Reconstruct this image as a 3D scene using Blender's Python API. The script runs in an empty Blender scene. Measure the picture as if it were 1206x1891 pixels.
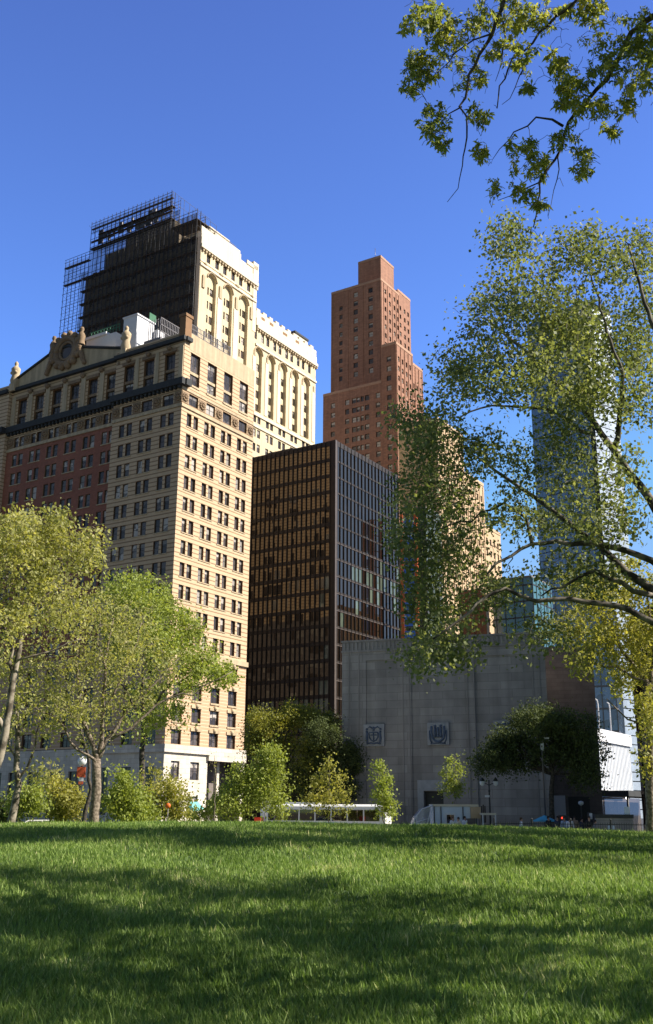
import bpy, bmesh, math, random
import numpy as np
from mathutils import Vector, Matrix
random.seed(7); rng = np.random.default_rng(7)
R = math.radians
C = bpy.data.collections.new('park_view'); bpy.context.scene.collection.children.link(C)
# ------------------------------------------------------------------ camera model (also used to measure where things stand)
F = 1880.0; TH = math.atan(555/F); ROLL = R(0.4); CX, CY = 603.0, 945.5; EYE = 1.65
def P(px, py, d):                       # point at horizontal distance d in the direction of photo pixel (px, py)
    x = (px-CX)/F; y = (CY-py)/F; c, s = math.cos(ROLL), math.sin(ROLL)
    x, y = x*c-y*s, x*s+y*c
    f = math.cos(TH)-y*math.sin(TH); u = math.sin(TH)+y*math.cos(TH); h = math.hypot(x, f)
    return Vector((x/h*d, f/h*d, EYE+u/h*d))
def inframe(p, m=25):
    f = p[1]*math.cos(TH)+(p[2]-EYE)*math.sin(TH); u = -p[1]*math.sin(TH)+(p[2]-EYE)*math.cos(TH)
    if f < .1: return False
    x = p[0]/f; y = u/f; c, s = math.cos(-ROLL), math.sin(-ROLL)
    x, y = x*c-y*s, x*s+y*c
    px, py = CX+F*x, CY-F*y
    return -m < px < 1206+m and -m < py < 1891+m
# ------------------------------------------------------------------ object helpers
def tag(o, label=None, cat=None, group=None, kind=None):
    if label: o['label'] = label
    if cat: o['category'] = cat
    if group: o['group'] = group
    if kind: o['kind'] = kind
    return o
def thing(name, label, cat, loc=(0,0,0), rz=0, group=None):
    o = bpy.data.objects.new(name, None); C.objects.link(o)
    o.location = loc; o.rotation_euler = (0,0,rz); o.empty_display_size = .5
    return tag(o, label, cat, group)
def link(name, me, parent=None, loc=(0,0,0), rot=(0,0,0)):
    o = bpy.data.objects.new(name, me); C.objects.link(o)
    o.location = loc; o.rotation_euler = rot
    if parent: o.parent = parent
    return o
def dup(o, parent=None):
    c = o.copy(); C.objects.link(c); c.parent = parent
    for ch in list(o.children): dup(ch, c)
    return c
class MB:
    def __init__(s): s.v=[]; s.f=[]; s.m=[]; s.sm=[]; s.pc=[]
    def quad(s, pts, m=0, sm=False):
        i=len(s.v); s.v += [tuple(p) for p in pts]; s.f.append(tuple(range(i,i+len(pts)))); s.m.append(m); s.sm.append(sm)
    def box(s, x0,y0,z0,x1,y1,z1, m=0, T=None):
        s.pc.append((len(s.v),len(s.f)))
        p=[(x0,y0,z0),(x1,y0,z0),(x1,y1,z0),(x0,y1,z0),(x0,y0,z1),(x1,y0,z1),(x1,y1,z1),(x0,y1,z1)]
        if T: p=[tuple(T@Vector(q)) for q in p]
        for f in ((3,2,1,0),(4,5,6,7),(0,1,5,4),(1,2,6,5),(2,3,7,6),(3,0,4,7)): s.quad([p[k] for k in f],m)
    def cbox(s, c, d, m=0): s.box(c[0]-d[0]/2,c[1]-d[1]/2,c[2]-d[2]/2,c[0]+d[0]/2,c[1]+d[1]/2,c[2]+d[2]/2,m)
    def prism(s, poly, z0, z1, m=0, cap=True):
        n=len(poly)
        for i in range(n):
            a,b=poly[i],poly[(i+1)%n]; s.quad([(a[0],a[1],z0),(b[0],b[1],z0),(b[0],b[1],z1),(a[0],a[1],z1)],m)
        if cap:
            s.quad([(p[0],p[1],z1) for p in poly],m); s.quad([(p[0],p[1],z0) for p in reversed(poly)],m)
    def tube(s, pts, rad, n=6, m=0, cap=True):
        pts=[Vector(p) for p in pts]; k=len(pts); s.pc.append((len(s.v),len(s.f)))
        if isinstance(rad,(int,float)): rad=[rad]*k
        base=len(s.v); ref=None
        for i in range(k):
            t=(pts[min(i+1,k-1)]-pts[max(i-1,0)])
            t = t.normalized() if t.length>1e-9 else Vector((0,0,1))
            if ref is None:
                ref = t.orthogonal().normalized()
            else:
                ref = ref - t*ref.dot(t)
                ref = ref.normalized() if ref.length>1e-6 else t.orthogonal().normalized()
            b=t.cross(ref)
            for j in range(n):
                a=2*math.pi*j/n; q=pts[i]+(ref*math.cos(a)+b*math.sin(a))*rad[i]; s.v.append((q.x,q.y,q.z))
        for i in range(k-1):
            for j in range(n):
                s.f.append((base+i*n+j,base+i*n+(j+1)%n,base+(i+1)*n+(j+1)%n,base+(i+1)*n+j)); s.m.append(m); s.sm.append(n>4)
        if cap and n>2:
            s.f.append(tuple(base+j for j in reversed(range(n)))); s.m.append(m); s.sm.append(False)
            s.f.append(tuple(base+(k-1)*n+j for j in range(n))); s.m.append(m); s.sm.append(False)
    def lathe(s, prof, c=(0,0,0), n=10, m=0, T=None):
        base=len(s.v); s.pc.append((base,len(s.f)))
        for r,z in prof:
            for j in range(n):
                a=2*math.pi*j/n; p=Vector((c[0]+r*math.cos(a),c[1]+r*math.sin(a),c[2]+z))
                if T: p=T@p
                s.v.append(tuple(p))
        for i in range(len(prof)-1):
            for j in range(n):
                s.f.append((base+i*n+j,base+i*n+(j+1)%n,base+(i+1)*n+(j+1)%n,base+(i+1)*n+j)); s.m.append(m); s.sm.append(True)
    def ball(s, c, r, m=0, n=10, sz=(1,1,1)):
        base=len(s.v); k=max(4,n//2+1); s.pc.append((base,len(s.f)))
        for i in range(k+1):
            t=math.pi*i/k
            for j in range(n):
                a=2*math.pi*j/n
                s.v.append((c[0]+r*sz[0]*math.sin(t)*math.cos(a),c[1]+r*sz[1]*math.sin(t)*math.sin(a),c[2]+r*sz[2]*math.cos(t)))
        for i in range(k):
            for j in range(n):
                s.f.append((base+i*n+j,base+i*n+(j+1)%n,base+(i+1)*n+(j+1)%n,base+(i+1)*n+j)); s.m.append(m); s.sm.append(True)
    def add(s, o, T):
        b=len(s.v); s.v += [tuple(T@Vector(v)) for v in o.v]
        s.f += [tuple(i+b for i in f) for f in o.f]; s.m += o.m; s.sm += o.sm
    def mesh(s, name, mats):
        me=bpy.data.meshes.new(name); me.from_pydata(s.v,[],s.f)
        for m in (mats if isinstance(mats,(list,tuple)) else [mats]): me.materials.append(m)
        me.polygons.foreach_set('material_index',s.m); me.polygons.foreach_set('use_smooth',s.sm); me.update()
        return me
    def build(s, name, mats, parent=None, loc=(0,0,0), rot=(0,0,0)):
        return link(name, s.mesh(name,mats), parent, loc, rot)
def each(b, name, mats, parent, limit=100, gap=.06):
    '''one object per separate piece (touching pieces stay together); past the limit the rest is one object'''
    st=b.pc+[(len(b.v),len(b.f))]; n=len(b.pc); bb=[]
    for i in range(n):
        V_=np.array(b.v[st[i][0]:st[i+1][0]]); bb.append((V_.min(0)-gap/2,V_.max(0)+gap/2))
    par=list(range(n))
    def fd(i):
        while par[i]!=i: i=par[i]
        return i
    for i in range(n):
        for j in range(i):
            if (bb[i][0]<=bb[j][1]).all() and (bb[j][0]<=bb[i][1]).all(): par[fd(i)]=fd(j)
    gr={}
    for i in range(n): gr.setdefault(fd(i),[]).append(i)
    def sub(ids):
        o=MB()
        for i in ids:
            v0=st[i][0]; k=len(o.v); o.v+=b.v[v0:st[i+1][0]]
            for f in range(st[i][1],st[i+1][1]): o.f.append(tuple(q-v0+k for q in b.f[f])); o.m.append(b.m[f]); o.sm.append(b.sm[f])
        return o
    gl=list(gr.values())
    for g in gl[:limit]: sub(g).build(name,mats,parent)
    if len(gl)>limit:
        o=sub([i for g in gl[limit:] for i in g]).build(name,mats,parent); o['kind']='stuff'; o['label']='the remaining smaller '+name.replace('_',' ')+' pieces of the same building'
def npmesh(name, V, Fc, mats, rnd=None, mi=None):      # V (n,3), Fc (k,m) same-size faces
    me=bpy.data.meshes.new(name); k,m=Fc.shape
    me.vertices.add(len(V)); me.vertices.foreach_set('co',V.astype(np.float32).ravel())
    me.loops.add(k*m); me.loops.foreach_set('vertex_index',Fc.astype(np.int32).ravel())
    me.polygons.add(k); me.polygons.foreach_set('loop_start',(np.arange(k)*m).astype(np.int32)); me.polygons.foreach_set('loop_total',np.full(k,m,np.int32))
    for q in (mats if isinstance(mats,(list,tuple)) else [mats]): me.materials.append(q)
    if mi is not None: me.polygons.foreach_set('material_index',mi.astype(np.int32))
    me.update(calc_edges=True)
    if rnd is not None:
        a=me.attributes.new('rnd','FLOAT','FACE'); a.data.foreach_set('value',rnd.astype(np.float32))
    return me
# ------------------------------------------------------------------ materials
def newmat(name):
    m=bpy.data.materials.new(name); m.use_nodes=True; nt=m.node_tree
    return m, nt, nt.nodes['Principled BSDF']
def N(nt, t, **kw):
    n=nt.nodes.new(t)
    for k,v in kw.items():
        if k.startswith('i_'): n.inputs[int(k[2:])].default_value=v
        else: setattr(n,k,v)
    return n
def mixc(nt, fac, a, b, mode='MIX'):
    n=nt.nodes.new('ShaderNodeMix'); n.data_type='RGBA'; n.blend_type=mode
    for sock,v in ((n.inputs[0],fac),(n.inputs[6],a),(n.inputs[7],b)):
        if isinstance(v,(int,float)): sock.default_value=v
        elif isinstance(v,(tuple,list)): sock.default_value=(*v[:3],1)
        else: nt.links.new(v,sock)
    return n.outputs[2]
def math_(nt, op, a, b=0):
    n=nt.nodes.new('ShaderNodeMath'); n.operation=op
    for i,v in enumerate((a,b)):
        if isinstance(v,(int,float)): n.inputs[i].default_value=v
        else: nt.links.new(v,n.inputs[i])
    return n.outputs[0]
def pbr(name, col, rough=.8, var=.18, scale=1.2, big=.12, metal=0, ior=1.45, stripe=None, bump=0, brick=None, streak=0):
    m,nt,b=newmat(name); L=nt.links.new
    tc=N(nt,'ShaderNodeTexCoord'); co=tc.outputs['Object']
    n1=N(nt,'ShaderNodeTexNoise'); n1.inputs['Scale'].default_value=scale; n1.inputs['Detail'].default_value=5; L(co,n1.inputs['Vector'])
    n2=N(nt,'ShaderNodeTexNoise'); n2.inputs['Scale'].default_value=big; n2.inputs['Detail'].default_value=4; L(co,n2.inputs['Vector'])
    base=tuple(col)
    out=None
    f=math_(nt,'ADD',math_(nt,'MULTIPLY',n1.outputs[0],.5),math_(nt,'MULTIPLY',n2.outputs[0],.5))
    mr=N(nt,'ShaderNodeMapRange'); mr.inputs[1].default_value=.3; mr.inputs[2].default_value=.7; L(f,mr.inputs[0])
    lo=tuple(c*(1-var) for c in base); hi=tuple(min(.95,c*(1+var)) for c in base)
    out=mixc(nt,mr.outputs[0],lo,hi)
    h=None
    sep=N(nt,'ShaderNodeSeparateXYZ'); L(co,sep.inputs[0])
    if stripe:
        per,frac,c2=stripe[:3]
        fr=math_(nt,'FRACT',math_(nt,'DIVIDE',sep.outputs[2],per))
        s=math_(nt,'LESS_THAN',fr,frac); out=mixc(nt,s,out,c2)
        h=math_(nt,'SUBTRACT',1,s)
    if brick:
        bw,bh,mo,c2=brick
        # brick courses on both wall directions: u = x+y
        cmb=N(nt,'ShaderNodeCombineXYZ'); L(math_(nt,'ADD',sep.outputs[0],sep.outputs[1]),cmb.inputs[0]); L(sep.outputs[2],cmb.inputs[1])
        br=N(nt,'ShaderNodeTexBrick'); L(cmb.outputs[0],br.inputs['Vector']); br.inputs['Scale'].default_value=1
        br.inputs['Brick Width'].default_value=bw; br.inputs['Row Height'].default_value=bh; br.inputs['Mortar Size'].default_value=mo
        br.inputs['Color1'].default_value=(.85,.85,.85,1); br.inputs['Color2'].default_value=(1.1,1.1,1.1,1); br.inputs['Mortar'].default_value=(*c2,1)
        out=mixc(nt,1.0,out,br.outputs[0],'MULTIPLY')
    if streak:
        mp=N(nt,'ShaderNodeMapping'); mp.inputs['Scale'].default_value=(1.2,1.2,.07); L(co,mp.inputs[0])
        n3=N(nt,'ShaderNodeTexNoise'); n3.inputs['Scale'].default_value=1; n3.inputs['Detail'].default_value=4; L(mp.outputs[0],n3.inputs['Vector'])
        mr3=N(nt,'ShaderNodeMapRange'); mr3.inputs[1].default_value=.35; mr3.inputs[2].default_value=.65; mr3.inputs[3].default_value=1-streak; mr3.inputs[4].default_value=1; L(n3.outputs[0],mr3.inputs[0])
        cc=N(nt,'ShaderNodeCombineColor'); 
        for i in range(3): L(mr3.outputs[0],cc.inputs[i])
        out=mixc(nt,1.0,out,cc.outputs[0],'MULTIPLY')
    L(out,b.inputs['Base Color']); b.inputs['Roughness'].default_value=rough; b.inputs['Metallic'].default_value=metal; b.inputs['IOR'].default_value=ior
    if bump or h is not None:
        bp=N(nt,'ShaderNodeBump'); bp.inputs['Strength'].default_value=max(bump,.5 if h is not None else 0); bp.inputs['Distance'].default_value=.05
        L(h if h is not None else n1.outputs[0],bp.inputs['Height']); L(bp.outputs[0],b.inputs['Normal'])
    return m
def glass(name, col, rough=.04, ior=1.7, metal=0, wav=.0, var=.3, tint=None):
    m,nt,b=newmat(name); L=nt.links.new
    tc=N(nt,'ShaderNodeTexCoord'); oi=N(nt,'ShaderNodeObjectInfo')
    n=N(nt,'ShaderNodeTexNoise'); n.inputs['Scale'].default_value=.5; L(tc.outputs['Object'],n.inputs['Vector'])
    f=math_(nt,'FRACT',math_(nt,'ADD',oi.outputs['Random'],n.outputs[0]))
    L(mixc(nt,f,tuple(c*(1-var) for c in col),tuple(c*(1+var) for c in col)),b.inputs['Base Color'])
    b.inputs['Roughness'].default_value=rough; b.inputs['IOR'].default_value=ior; b.inputs['Metallic'].default_value=metal
    if tint: b.inputs['Specular Tint'].default_value=(*tint,1)
    if wav:
        w=N(nt,'ShaderNodeTexNoise'); w.inputs['Scale'].default_value=.35; L(tc.outputs['Object'],w.inputs['Vector'])
        bp=N(nt,'ShaderNodeBump'); bp.inputs['Strength'].default_value=1; bp.inputs['Distance'].default_value=wav; L(w.outputs[0],bp.inputs['Height']); L(bp.outputs[0],b.inputs['Normal'])
    return m
def leafmat(name, cols, trans=.35, rough=.55):
    m,nt,b=newmat(name); L=nt.links.new
    at=N(nt,'ShaderNodeAttribute',attribute_name='rnd'); rp=N(nt,'ShaderNodeValToRGB')
    cr=rp.color_ramp
    while len(cr.elements)<len(cols): cr.elements.new(.5)
    for i,(e,c) in enumerate(zip(cr.elements,cols)): e.position=i/(len(cols)-1); e.color=(*c,1)
    tc=N(nt,'ShaderNodeTexCoord'); n=N(nt,'ShaderNodeTexNoise'); n.inputs['Scale'].default_value=.7; L(tc.outputs['Object'],n.inputs['Vector'])
    f=math_(nt,'ADD',math_(nt,'MULTIPLY',at.outputs['Fac'],.6),math_(nt,'MULTIPLY',math_(nt,'SUBTRACT',n.outputs[0],.3),1.0))
    L(f,rp.inputs[0]); L(rp.outputs[0],b.inputs['Base Color']); b.inputs['Roughness'].default_value=rough
    b.inputs['Specular IOR Level'].default_value=.3
    tr=N(nt,'ShaderNodeBsdfTranslucent'); L(mixc(nt,1.0,rp.outputs[0],(1.55,1.5,.7),'MULTIPLY'),tr.inputs[0])
    mx=N(nt,'ShaderNodeMixShader'); mx.inputs[0].default_value=trans; L(b.outputs[0],mx.inputs[1]); L(tr.outputs[0],mx.inputs[2])
    L(mx.outputs[0],nt.nodes['Material Output'].inputs[0])
    return m
def emis(name, col, st):
    m,nt,b=newmat(name); b.inputs['Base Color'].default_value=(*col,1); b.inputs['Emission Color'].default_value=(*col,1); b.inputs['Emission Strength'].default_value=st
    return m
def clearmat(name, col, alpha, rough=.3):
    m,nt,b=newmat(name); b.inputs['Base Color'].default_value=(*col,1); b.inputs['Alpha'].default_value=alpha; b.inputs['Roughness'].default_value=rough
    return m
def bark(name, c1, c2, sc=5):
    m,nt,b=newmat(name); L=nt.links.new
    tc=N(nt,'ShaderNodeTexCoord'); n=N(nt,'ShaderNodeTexNoise'); n.inputs['Scale'].default_value=sc; n.inputs['Detail'].default_value=6; L(tc.outputs['Object'],n.inputs['Vector'])
    mr=N(nt,'ShaderNodeMapRange'); mr.inputs[1].default_value=.42; mr.inputs[2].default_value=.58; L(n.outputs[0],mr.inputs[0])
    L(mixc(nt,mr.outputs[0],c1,c2),b.inputs['Base Color']); b.inputs['Roughness'].default_value=.9
    bp=N(nt,'ShaderNodeBump'); bp.inputs['Distance'].default_value=.03; L(n.outputs[0],bp.inputs['Height']); L(bp.outputs[0],b.inputs['Normal'])
    return m
m_tan   = pbr('tan_brick',(.56,.41,.26),stripe=(.83,.26,(.28,.18,.10)),var=.12)
m_tanp  = pbr('tan_smooth_stone',(.52,.41,.265),var=.15,streak=.25)
m_orn   = pbr('carved_terracotta',(.24,.165,.10),var=.4,scale=3,bump=.5)
m_red   = pbr('red_brick',(.30,.115,.072),var=.2,brick=(.6,.2,.02,(.7,.7,.7)))
m_slate = pbr('dark_copper_cornice',(.04,.043,.045),rough=.85,var=.3)
m_white = pbr('white_limestone',(.68,.62,.53),var=.08,brick=(1.6,.8,.03,(.75,.7,.65)),streak=.12)
m_lowbr = pbr('banded_pink_brick',(.50,.33,.2),stripe=(.6,.3,(.62,.47,.32)),var=.1)
m_revl  = pbr('brown_window_reveal',(.24,.13,.06),var=.2)
m_roofg = pbr('grey_roof',(.18,.17,.16))
m_cream = pbr('cream_terracotta',(.64,.53,.35),var=.1,streak=.12)
m_creamw= pbr('pale_cream_stone',(.70,.62,.48),var=.09,scale=2,streak=.12)
m_dkwall= pbr('brown_brick_behind_net',(.24,.19,.13),var=.3)  # one dark brown tone for the netted side wall
m_wframe= pbr('dark_window_frame',(.035,.03,.028),rough=.5)
m_glass = glass('window_glass',(.075,.062,.056),ior=1.55,var=.5)
m_blind = glass('blind_and_reflection',(.33,.30,.27),rough=.15,ior=1.5,var=.5)  # pale panes: drawn blinds, plus bright sash reflections put into the colour
m_bglass= glass('smoked_curtain_glass',(.012,.009,.007),rough=.02,ior=2.3,tint=(1,.86,.66))
m_gglass= glass('grey_green_glass',(.10,.13,.10),rough=.05,ior=2.0)
m_bronze= pbr('dark_bronze_frame',(.022,.016,.013),rough=.5,metal=.0,var=.3)
m_bronzl= pbr('pale_bronze_corner',(.11,.09,.08),rough=.45,metal=.2,var=.2)
m_ebr   = pbr('russet_brick',(.34,.17,.108),var=.2,big=.05,brick=(1.4,.5,.03,(.78,.78,.78)),streak=.2)
m_ecop  = pbr('pale_brick_coping',(.40,.24,.16))
m_fbr   = pbr('golden_brick',(.58,.42,.26),var=.15,streak=.2)
m_fred  = pbr('shaded_rust_brick',(.30,.13,.07),var=.2)
m_vent  = pbr('grey_limestone_blocks',(.36,.33,.31),var=.22,scale=.8,brick=(2.2,.75,.025,(.72,.72,.72)),big=.18,streak=.2)
m_ventp = pbr('grey_limestone_trim',(.34,.31,.29),var=.15,streak=.25)
m_crest = pbr('weathered_relief_stone',(.36,.36,.37),var=.3,scale=2)
m_crestd= pbr('blue_grey_relief_metal',(.11,.14,.20),var=.3,scale=3)
m_dkbr  = pbr('grey_brown_brick',(.17,.145,.135),var=.25,brick=(1.2,.4,.03,(.8,.8,.8)))
m_gtow  = glass('blue_tower_glass',(.13,.23,.36),rough=.06,ior=1.9,wav=.01)
m_gtowb = pbr('silver_tower_panel',(.46,.53,.62),rough=.3,metal=.3,var=.25)
m_steel = pbr('dark_steel',(.03,.03,.032),rough=.5)
m_galv  = pbr('galvanised_pipe',(.16,.15,.15),rough=.4,metal=.5)
m_plank = pbr('dark_scaffold_plank',(.07,.05,.04))
m_whitem= pbr('white_paint',(.66,.67,.70),var=.05,rough=.5)
m_palebl= pbr('pale_blue_metal',(.60,.68,.78),var=.06,rough=.5)
m_green = pbr('green_mesh',(.05,.16,.09))
m_orange= pbr('orange_steel',(.75,.16,.03),rough=.5)
m_blue  = pbr('blue_sheet',(.08,.22,.75),rough=.5)
m_teal  = pbr('teal_fabric',(.15,.44,.41))
m_umb   = pbr('bright_blue_canvas',(.12,.52,.78))
m_tglass= glass('teal_glass',(.05,.13,.14),rough=.06,ior=1.8)
m_bus   = pbr('white_bus_paint',(.82,.82,.80),rough=.25,var=.03)
m_rubber= pbr('tyre_rubber',(.02,.02,.02))
m_asph  = pbr('asphalt',(.05,.05,.052),scale=30)
m_pave  = pbr('grey_paving',(.26,.25,.24),scale=4,brick=(1.5,1.5,.02,(.7,.7,.7)))
m_earth = pbr('park_earth',(.09,.10,.045),scale=2)
m_redor = pbr('red_orange_banner',(.62,.11,.04))
m_red2  = pbr('red_paint',(.55,.04,.02),rough=.4)
m_skin  = pbr('skin',(.45,.27,.19),rough=.6)
m_hair  = pbr('dark_hair',(.03,.02,.015))
m_netA  = None
# ------------------------------------------------------------------ camera, sun, sky
sc=bpy.context.scene
cam=bpy.data.cameras.new('camera'); co=bpy.data.objects.new('camera',cam); C.objects.link(co)
cam.sensor_fit='VERTICAL'; cam.sensor_height=36; cam.lens=36*F/1891; cam.clip_end=6000; cam.clip_start=.05
co.location=(0,0,EYE); co.rotation_mode='QUATERNION'
co.rotation_quaternion=(Matrix.Rotation(math.pi/2+TH,3,'X')@Matrix.Rotation(ROLL,3,'Z')).to_quaternion()
sc.camera=co
SAZ, SEL = R(98), R(39)
sdir=Vector((math.sin(SAZ)*math.cos(SEL),math.cos(SAZ)*math.cos(SEL),math.sin(SEL)))
sun=bpy.data.lights.new('sun','SUN'); sun.energy=5.0; sun.angle=R(.53); sun.color=(1,.92,.80)
so=bpy.data.objects.new('sun',sun); C.objects.link(so); so.location=(60,0,80); so.rotation_mode='QUATERNION'; so.rotation_quaternion=(-sdir).to_track_quat('-Z','Y')
w=bpy.data.worlds.new('World'); sc.world=w; w.use_nodes=True; nt=w.node_tree
sk=nt.nodes.new('ShaderNodeTexSky'); sk.sky_type='NISHITA'; sk.sun_disc=False; sk.sun_elevation=SEL; sk.sun_rotation=SAZ
sk.air_density=1.0; sk.dust_density=0.2; sk.ozone_density=5.0; sk.altitude=0
tc=nt.nodes.new('ShaderNodeTexCoord'); sp_=nt.nodes.new('ShaderNodeSeparateXYZ'); nt.links.new(tc.outputs['Generated'],sp_.inputs[0])
mr_=nt.nodes.new('ShaderNodeMapRange'); mr_.interpolation_type='SMOOTHSTEP'; mr_.inputs[1].default_value=-.15; mr_.inputs[2].default_value=.55; nt.links.new(sp_.outputs[1],mr_.inputs[0])
tint=mixc(nt,mr_.outputs[0],(.56,.51,.47),(.92,1.25,1.86))       # the sky away from the sun is the deepest blue
mz_=nt.nodes.new('ShaderNodeMapRange'); mz_.inputs[1].default_value=.28; mz_.inputs[2].default_value=.72; nt.links.new(sp_.outputs[2],mz_.inputs[0])
skc=mixc(nt,1.0,sk.outputs[0],tint,'MULTIPLY'); skc=mixc(nt,1.0,skc,mixc(nt,mz_.outputs[0],(1.22,1.13,1.06),(.93,.74,.80)),'MULTIPLY'); skc=mixc(nt,1.0,skc,(2.1,3.5,6.3),'DARKEN')
nt.links.new(skc,nt.nodes['Background'].inputs[0]); nt.nodes['Background'].inputs[1].default_value=.085
vs=sc.view_settings; sc.display_settings.display_device='sRGB'; vs.view_transform='Standard'; vs.look='None'; vs.exposure=0.9; vs.gamma=1
sc.cycles.max_bounces=6; sc.cycles.transparent_max_bounces=12
# ------------------------------------------------------------------ ground
def sstep(a,b,x): t=np.clip((x-a)/(b-a),0,1); return t*t*(3-2*t)
def lawn_z(x,y):
    x=np.asarray(x,float); y=np.asarray(y,float)
    crest=1.22-.16*np.clip(x/11,-2,2)**2-.06*np.clip(x/11,-1,2)
    z=crest*sstep(9,35,y)*(1-sstep(37,64,y))
    z=z+.035*np.sin(x*.55+y*.35)*np.cos(y*.42-x*.2)+.02*np.sin(x*1.7+1.3*y)
    return z-.20*sstep(50,66,y)
def grid(name, xs, ys, zf, mat):
    X,Y=np.meshgrid(xs,ys); V=np.stack([X,Y,zf(X,Y)],-1).reshape(-1,3); nx=len(xs); ny=len(ys)
    i=np.arange(nx-1)[None,:]+nx*np.arange(ny-1)[:,None]; i=i.ravel()
    Fc=np.stack([i,i+1,i+1+nx,i+nx],-1); me=npmesh(name,V,Fc,mat); me.polygons.foreach_set('use_smooth',np.ones(len(Fc),bool))
    return tag(link(name,me),kind='structure')
def lawnmat():
    m,nt,b=newmat('lawn_soil'); L=nt.links.new
    tc=N(nt,'ShaderNodeTexCoord'); n=N(nt,'ShaderNodeTexNoise'); n.inputs['Scale'].default_value=6; n.inputs['Detail'].default_value=8; L(tc.outputs['Object'],n.inputs['Vector'])
    L(mixc(nt,n.outputs[0],(.03,.05,.015),(.08,.14,.035)),b.inputs['Base Color']); b.inputs['Roughness'].default_value=1
    return m
grid('lawn',np.linspace(-45,45,91),np.linspace(-25,66,92),lawn_z,lawnmat())
grid('ground',np.linspace(-3000,3000,7),np.linspace(-3000,3000,7),lambda x,y:0*x-.30,m_asph)
pv=MB(); pv.box(-140,66,-.29,140,78,-.2); tag(pv.build('park_path',m_pave),kind='structure')
pv=MB(); pv.box(-140,78,-.29,140,84,-.16); tag(pv.build('planting_bed',m_earth),kind='structure')
pv=MB(); pv.box(-140,84,-.29,140,91.5,-.15); tag(pv.build('pavement',m_pave),kind='structure')
mk=MB()
for i in range(-20,20): mk.box(i*6,104.9,-.296,i*6+3,105.05,-.292)
# grass blades
def blades(n, y0, y1, seed):
    r=np.random.default_rng(seed)
    y=y0*(y1/y0)**r.random(n*2) ; hw=.345*y+1.0; x=(r.random(n*2)*2-1)*hw
    # tufts: keep more where noise is high
    k=(.5+.5*np.sin(x*2.1+np.sin(y*1.3)*2)*np.cos(y*1.7+np.sin(x*.9)*2)); keep=r.random(n*2)<(.45+.55*k); x=x[keep][:n]; y=y[keep][:n]; n=len(x)
    z=lawn_z(x,y)-.01
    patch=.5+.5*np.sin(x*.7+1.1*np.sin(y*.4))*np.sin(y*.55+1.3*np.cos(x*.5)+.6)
    h=(.05+.08*r.random(n)**1.5+.04*patch*r.random(n)); h*=np.where(r.random(n)<.03,1.7,1)
    wd=(.0035+.0035*r.random(n))*(1+y/26); a=r.random(n)*2*np.pi; ln=h*(.15+.6*r.random(n)); b=a+np.pi/2+r.normal(0,.5,n)
    dx,dy=np.cos(a)*wd,np.sin(a)*wd; lx,ly=np.cos(b)*ln,np.sin(b)*ln
    p0=np.stack([x-dx,y-dy,z],-1); p1=np.stack([x+dx,y+dy,z],-1)
    mx,my,mz=x+lx*.35,y+ly*.35,z+h*.6
    p2=np.stack([mx+dx*.75,my+dy*.75,mz],-1); p3=np.stack([mx-dx*.75,my-dy*.75,mz],-1)
    p4=np.stack([x+lx,y+ly,z+h],-1)
    V=np.stack([p0,p1,p2,p3,p4],1).reshape(-1,3); i=np.arange(n)*5
    T=np.concatenate([np.stack([i,i+1,i+2],-1),np.stack([i,i+2,i+3],-1),np.stack([i+3,i+2,i+4],-1)],0)
    dry=np.sin(x*1.3+np.sin(y*.7)*1.4+.5)*np.sin(y*.85+np.cos(x*.6)*1.2+1.1)
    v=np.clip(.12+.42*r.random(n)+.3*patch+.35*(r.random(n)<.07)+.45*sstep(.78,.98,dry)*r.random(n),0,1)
    return V,T,np.tile(v,3)
def grassmat():
    m,nt,b=newmat('grass_blade'); L=nt.links.new
    at=N(nt,'ShaderNodeAttribute',attribute_name='rnd'); rp=N(nt,'ShaderNodeValToRGB'); cr=rp.color_ramp
    cs=[(.06,.10,.024),(.15,.235,.05),(.33,.43,.115),(.58,.55,.28)]
    while len(cr.elements)<4: cr.elements.new(.5)
    for i,(e,c) in enumerate(zip(cr.elements,cs)): e.position=(0,.4,.8,1)[i]; e.color=(*c,1)
    L(at.outputs['Fac'],rp.inputs[0]); L(rp.outputs[0],b.inputs['Base Color']); b.inputs['Roughness'].default_value=.6; b.inputs['Specular IOR Level'].default_value=.25
    tr=N(nt,'ShaderNodeBsdfTranslucent'); L(mixc(nt,1.0,rp.outputs[0],(1.2,1.3,.7),'MULTIPLY'),tr.inputs[0])
    mx=N(nt,'ShaderNodeMixShader'); mx.inputs[0].default_value=.36; L(b.outputs[0],mx.inputs[1]); L(tr.outputs[0],mx.inputs[2]); L(mx.outputs[0],nt.nodes['Material Output'].inputs[0])
    return m
V,T,v=blades(420000,7.2,47,3)
tag(link('grass',npmesh('grass',V,T,grassmat(),v)),'sunlit and shaded green grass blades covering the lawn','grass',kind='stuff')
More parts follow.
